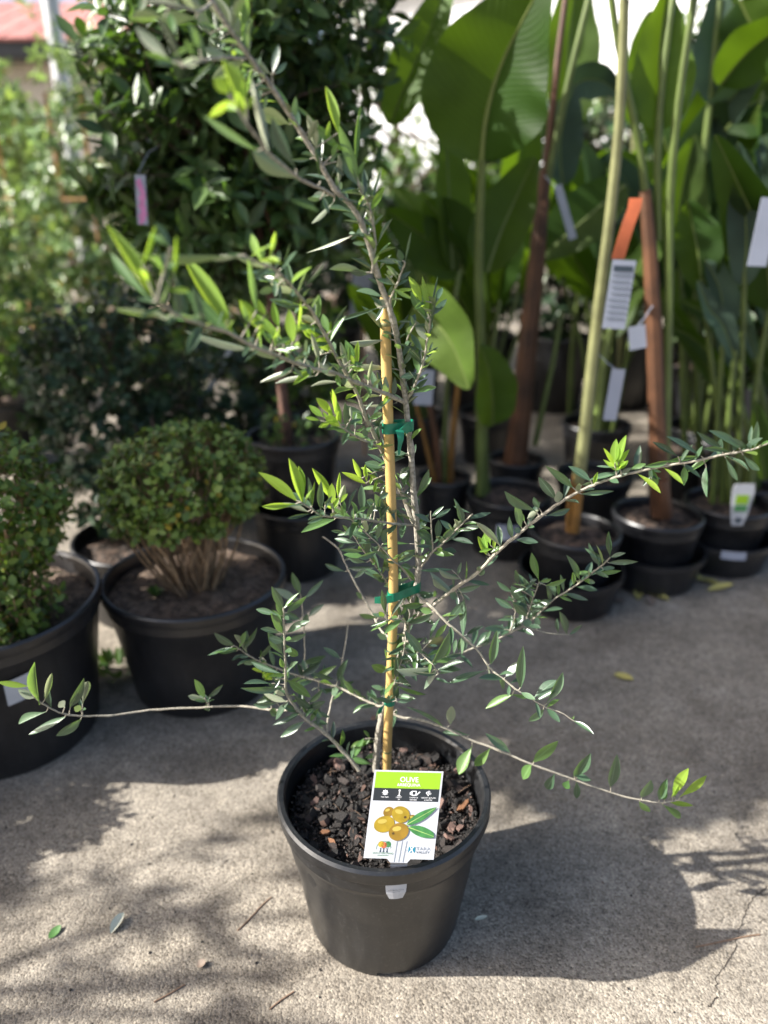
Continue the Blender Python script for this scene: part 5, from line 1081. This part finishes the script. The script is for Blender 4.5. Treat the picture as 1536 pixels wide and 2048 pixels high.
# building with the red roof
bx = thing('house', 'cream house with red tiled roof and dark gutter, far behind the climbers', 'house', (-5.4, 11.0, 0))
zr = at(60, 118, 10.6).z
wl = MB().box((-5.6, 11.5, (zr) / 2), (4.6, 1.0, zr)).build('wall', M['wall'], bx, False)
for k in range(9): MB().box((-5.6, 10.985, .25 + k * zr / 9.2), (4.6, .03, zr / 9.2 - .015)).build('board', M['wall'], bx, False)
MB().box((-5.6, 10.55, zr + .10), (5.3, .14, .16)).build('gutter', M['gutter'], bx, False); MB().box((-5.6, 10.75, zr + .02), (5.2, .5, .04)).build('soffit', M['gutter'], bx, False)
rf = MB().add([(-8.3, 10.5, zr + .19), (-2.95, 10.5, zr + .19), (-3.6, 12.6, zr + .95), (-8.3, 12.6, zr + .95), (-8.3, 10.5, zr + .13), (-2.95, 10.5, zr + .13), (-3.6, 12.6, zr + .89), (-8.3, 12.6, zr + .89)], [(0, 1, 2, 3), (7, 6, 5, 4), (0, 4, 5, 1), (1, 5, 6, 2), (2, 6, 7, 3), (3, 7, 4, 0)]).build('roof', M['roof'], bx, False)
for r_ in range(5):
    for k in range(15):
        MB().box((-8.05 + k * .34 + r_ * .03, 10.62 + r_ * .40, zr + .25 + r_ * .145), (.31, .42, .035), Matrix.Rotation(.35, 3, 'X')).build('roof_tile', M['roof'], rf, False)
pp0, pp1 = at(128, 190, 8.0), at(96, -140, 8.0)
o = MB().tube([(pp0.x, 8.0, 0), (pp0.x, 8.0, pp1.z)], .075, 12).build('metal_post', M['post']); o['label'] = 'grey metal post in front of the house with the red roof'; o['category'] = 'post'
# white shed behind the strelitzias
sz1 = 3.6; RZ = Matrix.Rotation(-.72, 3, 'Z'); SO = Vector((2.4, 11.2, 0))
sh_ = thing('white_shed', 'white weatherboard shed glimpsed between the strelitzia leaves', 'shed', SO)
def shed(name, c, size, mat, rx=0): MB().box(SO + RZ @ Vector(c), size, RZ @ Matrix.Rotation(rx, 3, 'X')).build(name, mat, sh_, False)
shed('wall', (0, .5, sz1 / 2), (8.4, .9, sz1), M['whitewall'])
for k in range(18): shed('board', (0, .035, .1 + k * .2), (8.4, .03, .185), M['whitewall'], -.05)
shed('roof', (0, .4, sz1 + .08), (8.8, 1.5, .12), M['post'])

# rows of potted plants in the shade behind the strelitzias
back = [(.12, 3.72, 'boxdark'), (.47, 3.78, 'laurel'), (.83, 3.74, 'boxdark'), (1.19, 3.8, 'boxdark'), (1.55, 3.72, 'laurel'), (1.3, 3.1, 'boxdark'), (1.65, 3.3, 'laurel'), (1.95, 3.0, 'boxdark'), (1.45, 2.65, 'laurel'), (-.26, 3.95, 'boxdark'), (-.62, 4.0, 'laurel')]
names = ['behind the broad sunlit leaf', 'behind the straight green stalk', 'behind the dark brown stalk', 'behind the pale stalk', 'behind the red brown trunk', 'between the red brown trunk and the spike tag', 'beyond the spike tag pot', 'in the deepest shade by the right-hand tree', 'beside the spike tag pot', 'behind the olive stake', 'far behind the laurel trunk']
for i, (x, y, key) in enumerate(back):
    bushpot('dark potted shrub ' + names[i], 'dark_shrub', x, y, .17, .36, key, (x, y, .70), (.25, .2, .36) if y > 3.5 else (.27, .22, .36), 150, .06, .42, 300 + i, 8, 'tall black pot of the dark shrub ' + names[i], 40)

# ---------------------------------------------------------------- plants just outside the frame whose shade falls into it
make_pot('black pot out of frame on the left under the standard tree', -1.47, 1.25, .17, .14, .28, 0, 'soil3', .03, n=28, seed=41)
tS = thing('standard_tree', 'clipped standard tree out of frame to the left of the box bushes', 'tree', (-1.47, 1.25, .25))
MB().tube([(-1.47, 1.25, .24), (-1.46, 1.25, .6), (-1.45, 1.26, 1.5)], [.014, .012, .010], 8).build('trunk', M['darktwig'], tS)
crown(tS, 'laurel', (-1.52, 1.27, 1.62), (.56, .40, .38), 620, 10, .075, .45, 201, 0, .35, 'darktwig', .12)
crown(tS, 'laurel', (-1.40, .94, 1.34), (.18, .12, .11), 130, 10, .075, .45, 206, 0, .3, 'darktwig', .12)  # extra low lobe, added so shade closes the lit strip behind the olive pot
stems(tS, [(-1.46, 1.25, 1.2), (-1.46, 1.25, 1.3)], [(-1.45, .95, 1.36), (-1.38, .88, 1.38)], .007, .004, M['darktwig'], 4, 'limb')
make_pot('black pot out of frame on the left, under the added shade laurel', -1.80, 1.98, .19, .15, .30, 0, 'soil3', .03, n=28, seed=43)
tL = thing('laurel_shrub', 'tall unseen laurel added on the left for its shade, behind the standard tree', 'shrub', (-1.80, 1.98, .27))
MB().tube([(-1.80, 1.98, .26), (-1.79, 1.98, .7), (-1.78, 1.99, 1.3)], [.018, .016, .012], 8).build('trunk', M['redtrunk'], tL)
crown(tL, 'laurel', (-1.80, 1.98, 1.40), (.52, .46, .66), 560, 10, .075, .42, 204, 0, .35, 'darktwig', .13)  # unseen crown, added to carry the shade back to the rear pots
make_pot('black pot out of frame on the left, nearer than the box bushes', -1.15, 1.0, .17, .14, .24, 0, 'soil2', .03, n=28, seed=42)
tB = thing('box_bush', 'box bush out of frame to the left of the stickered pot', 'shrub', (-1.15, 1.0, .21))
crown(tB, 'box', (-1.15, 1.0, .35), (.15, .15, .11), 200, 9, .024, .62, 202, 0, .6, 'boxtwig', .07)
tr = thing('shade_tree', 'slender open-crowned tree out of frame to the left', 'tree', (-3.4, .30, 0))
MB().tube(catmull([(-3.4, .30, -.05), (-3.36, .32, .6), (-3.25, .38, 1.1), (-3.0, .45, 1.45), (-2.6, .5, 1.7)], 4), [.04 - .002 * i for i in range(17)], 9).build('trunk', M['darktwig'], tr)
qt = random.Random(17)
stems(tr, [(-3.25 + .08 * i, .38 + .015 * i, 1.1 + .07 * i) for i in range(8)], [(-3.0 + .12 * i + qt.uniform(-.2, .2), .45 + qt.uniform(-.3, .3), 1.45 + qt.uniform(0, .4)) for i in range(8)], .012, .004, M['darktwig'], 6, 'limb', .06)
crown(tr, 'lush', (-2.74, .62, 1.62), (.52, .26, .26), 13, 12, .075, .40, 209, 0, .25, 'darktwig', .20, ruffle=.35, twig_r=.003)
tt = thing('shade_tree', 'tall unseen tree added on the left to shade the ground behind', 'tree', (-3.0, 3.0, 0))
MB().tube(catmull([(-3.0, 3.0, -.05), (-2.98, 3.0, .9), (-2.95, 3.02, 1.7), (-2.9, 3.05, 2.5)], 4), [.06 - .003 * i for i in range(13)], 9).build('trunk', M['darktwig'], tt)
crown(tt, 'laurel', (-2.9, 3.0, 2.25), (.75, .75, .75), 420, 10, .10, .45, 208, 0, .3, 'darktwig', .25, ruffle=.3, twig_r=.004)  # added tree: its unseen crown keeps sun off the ground among the rear pots
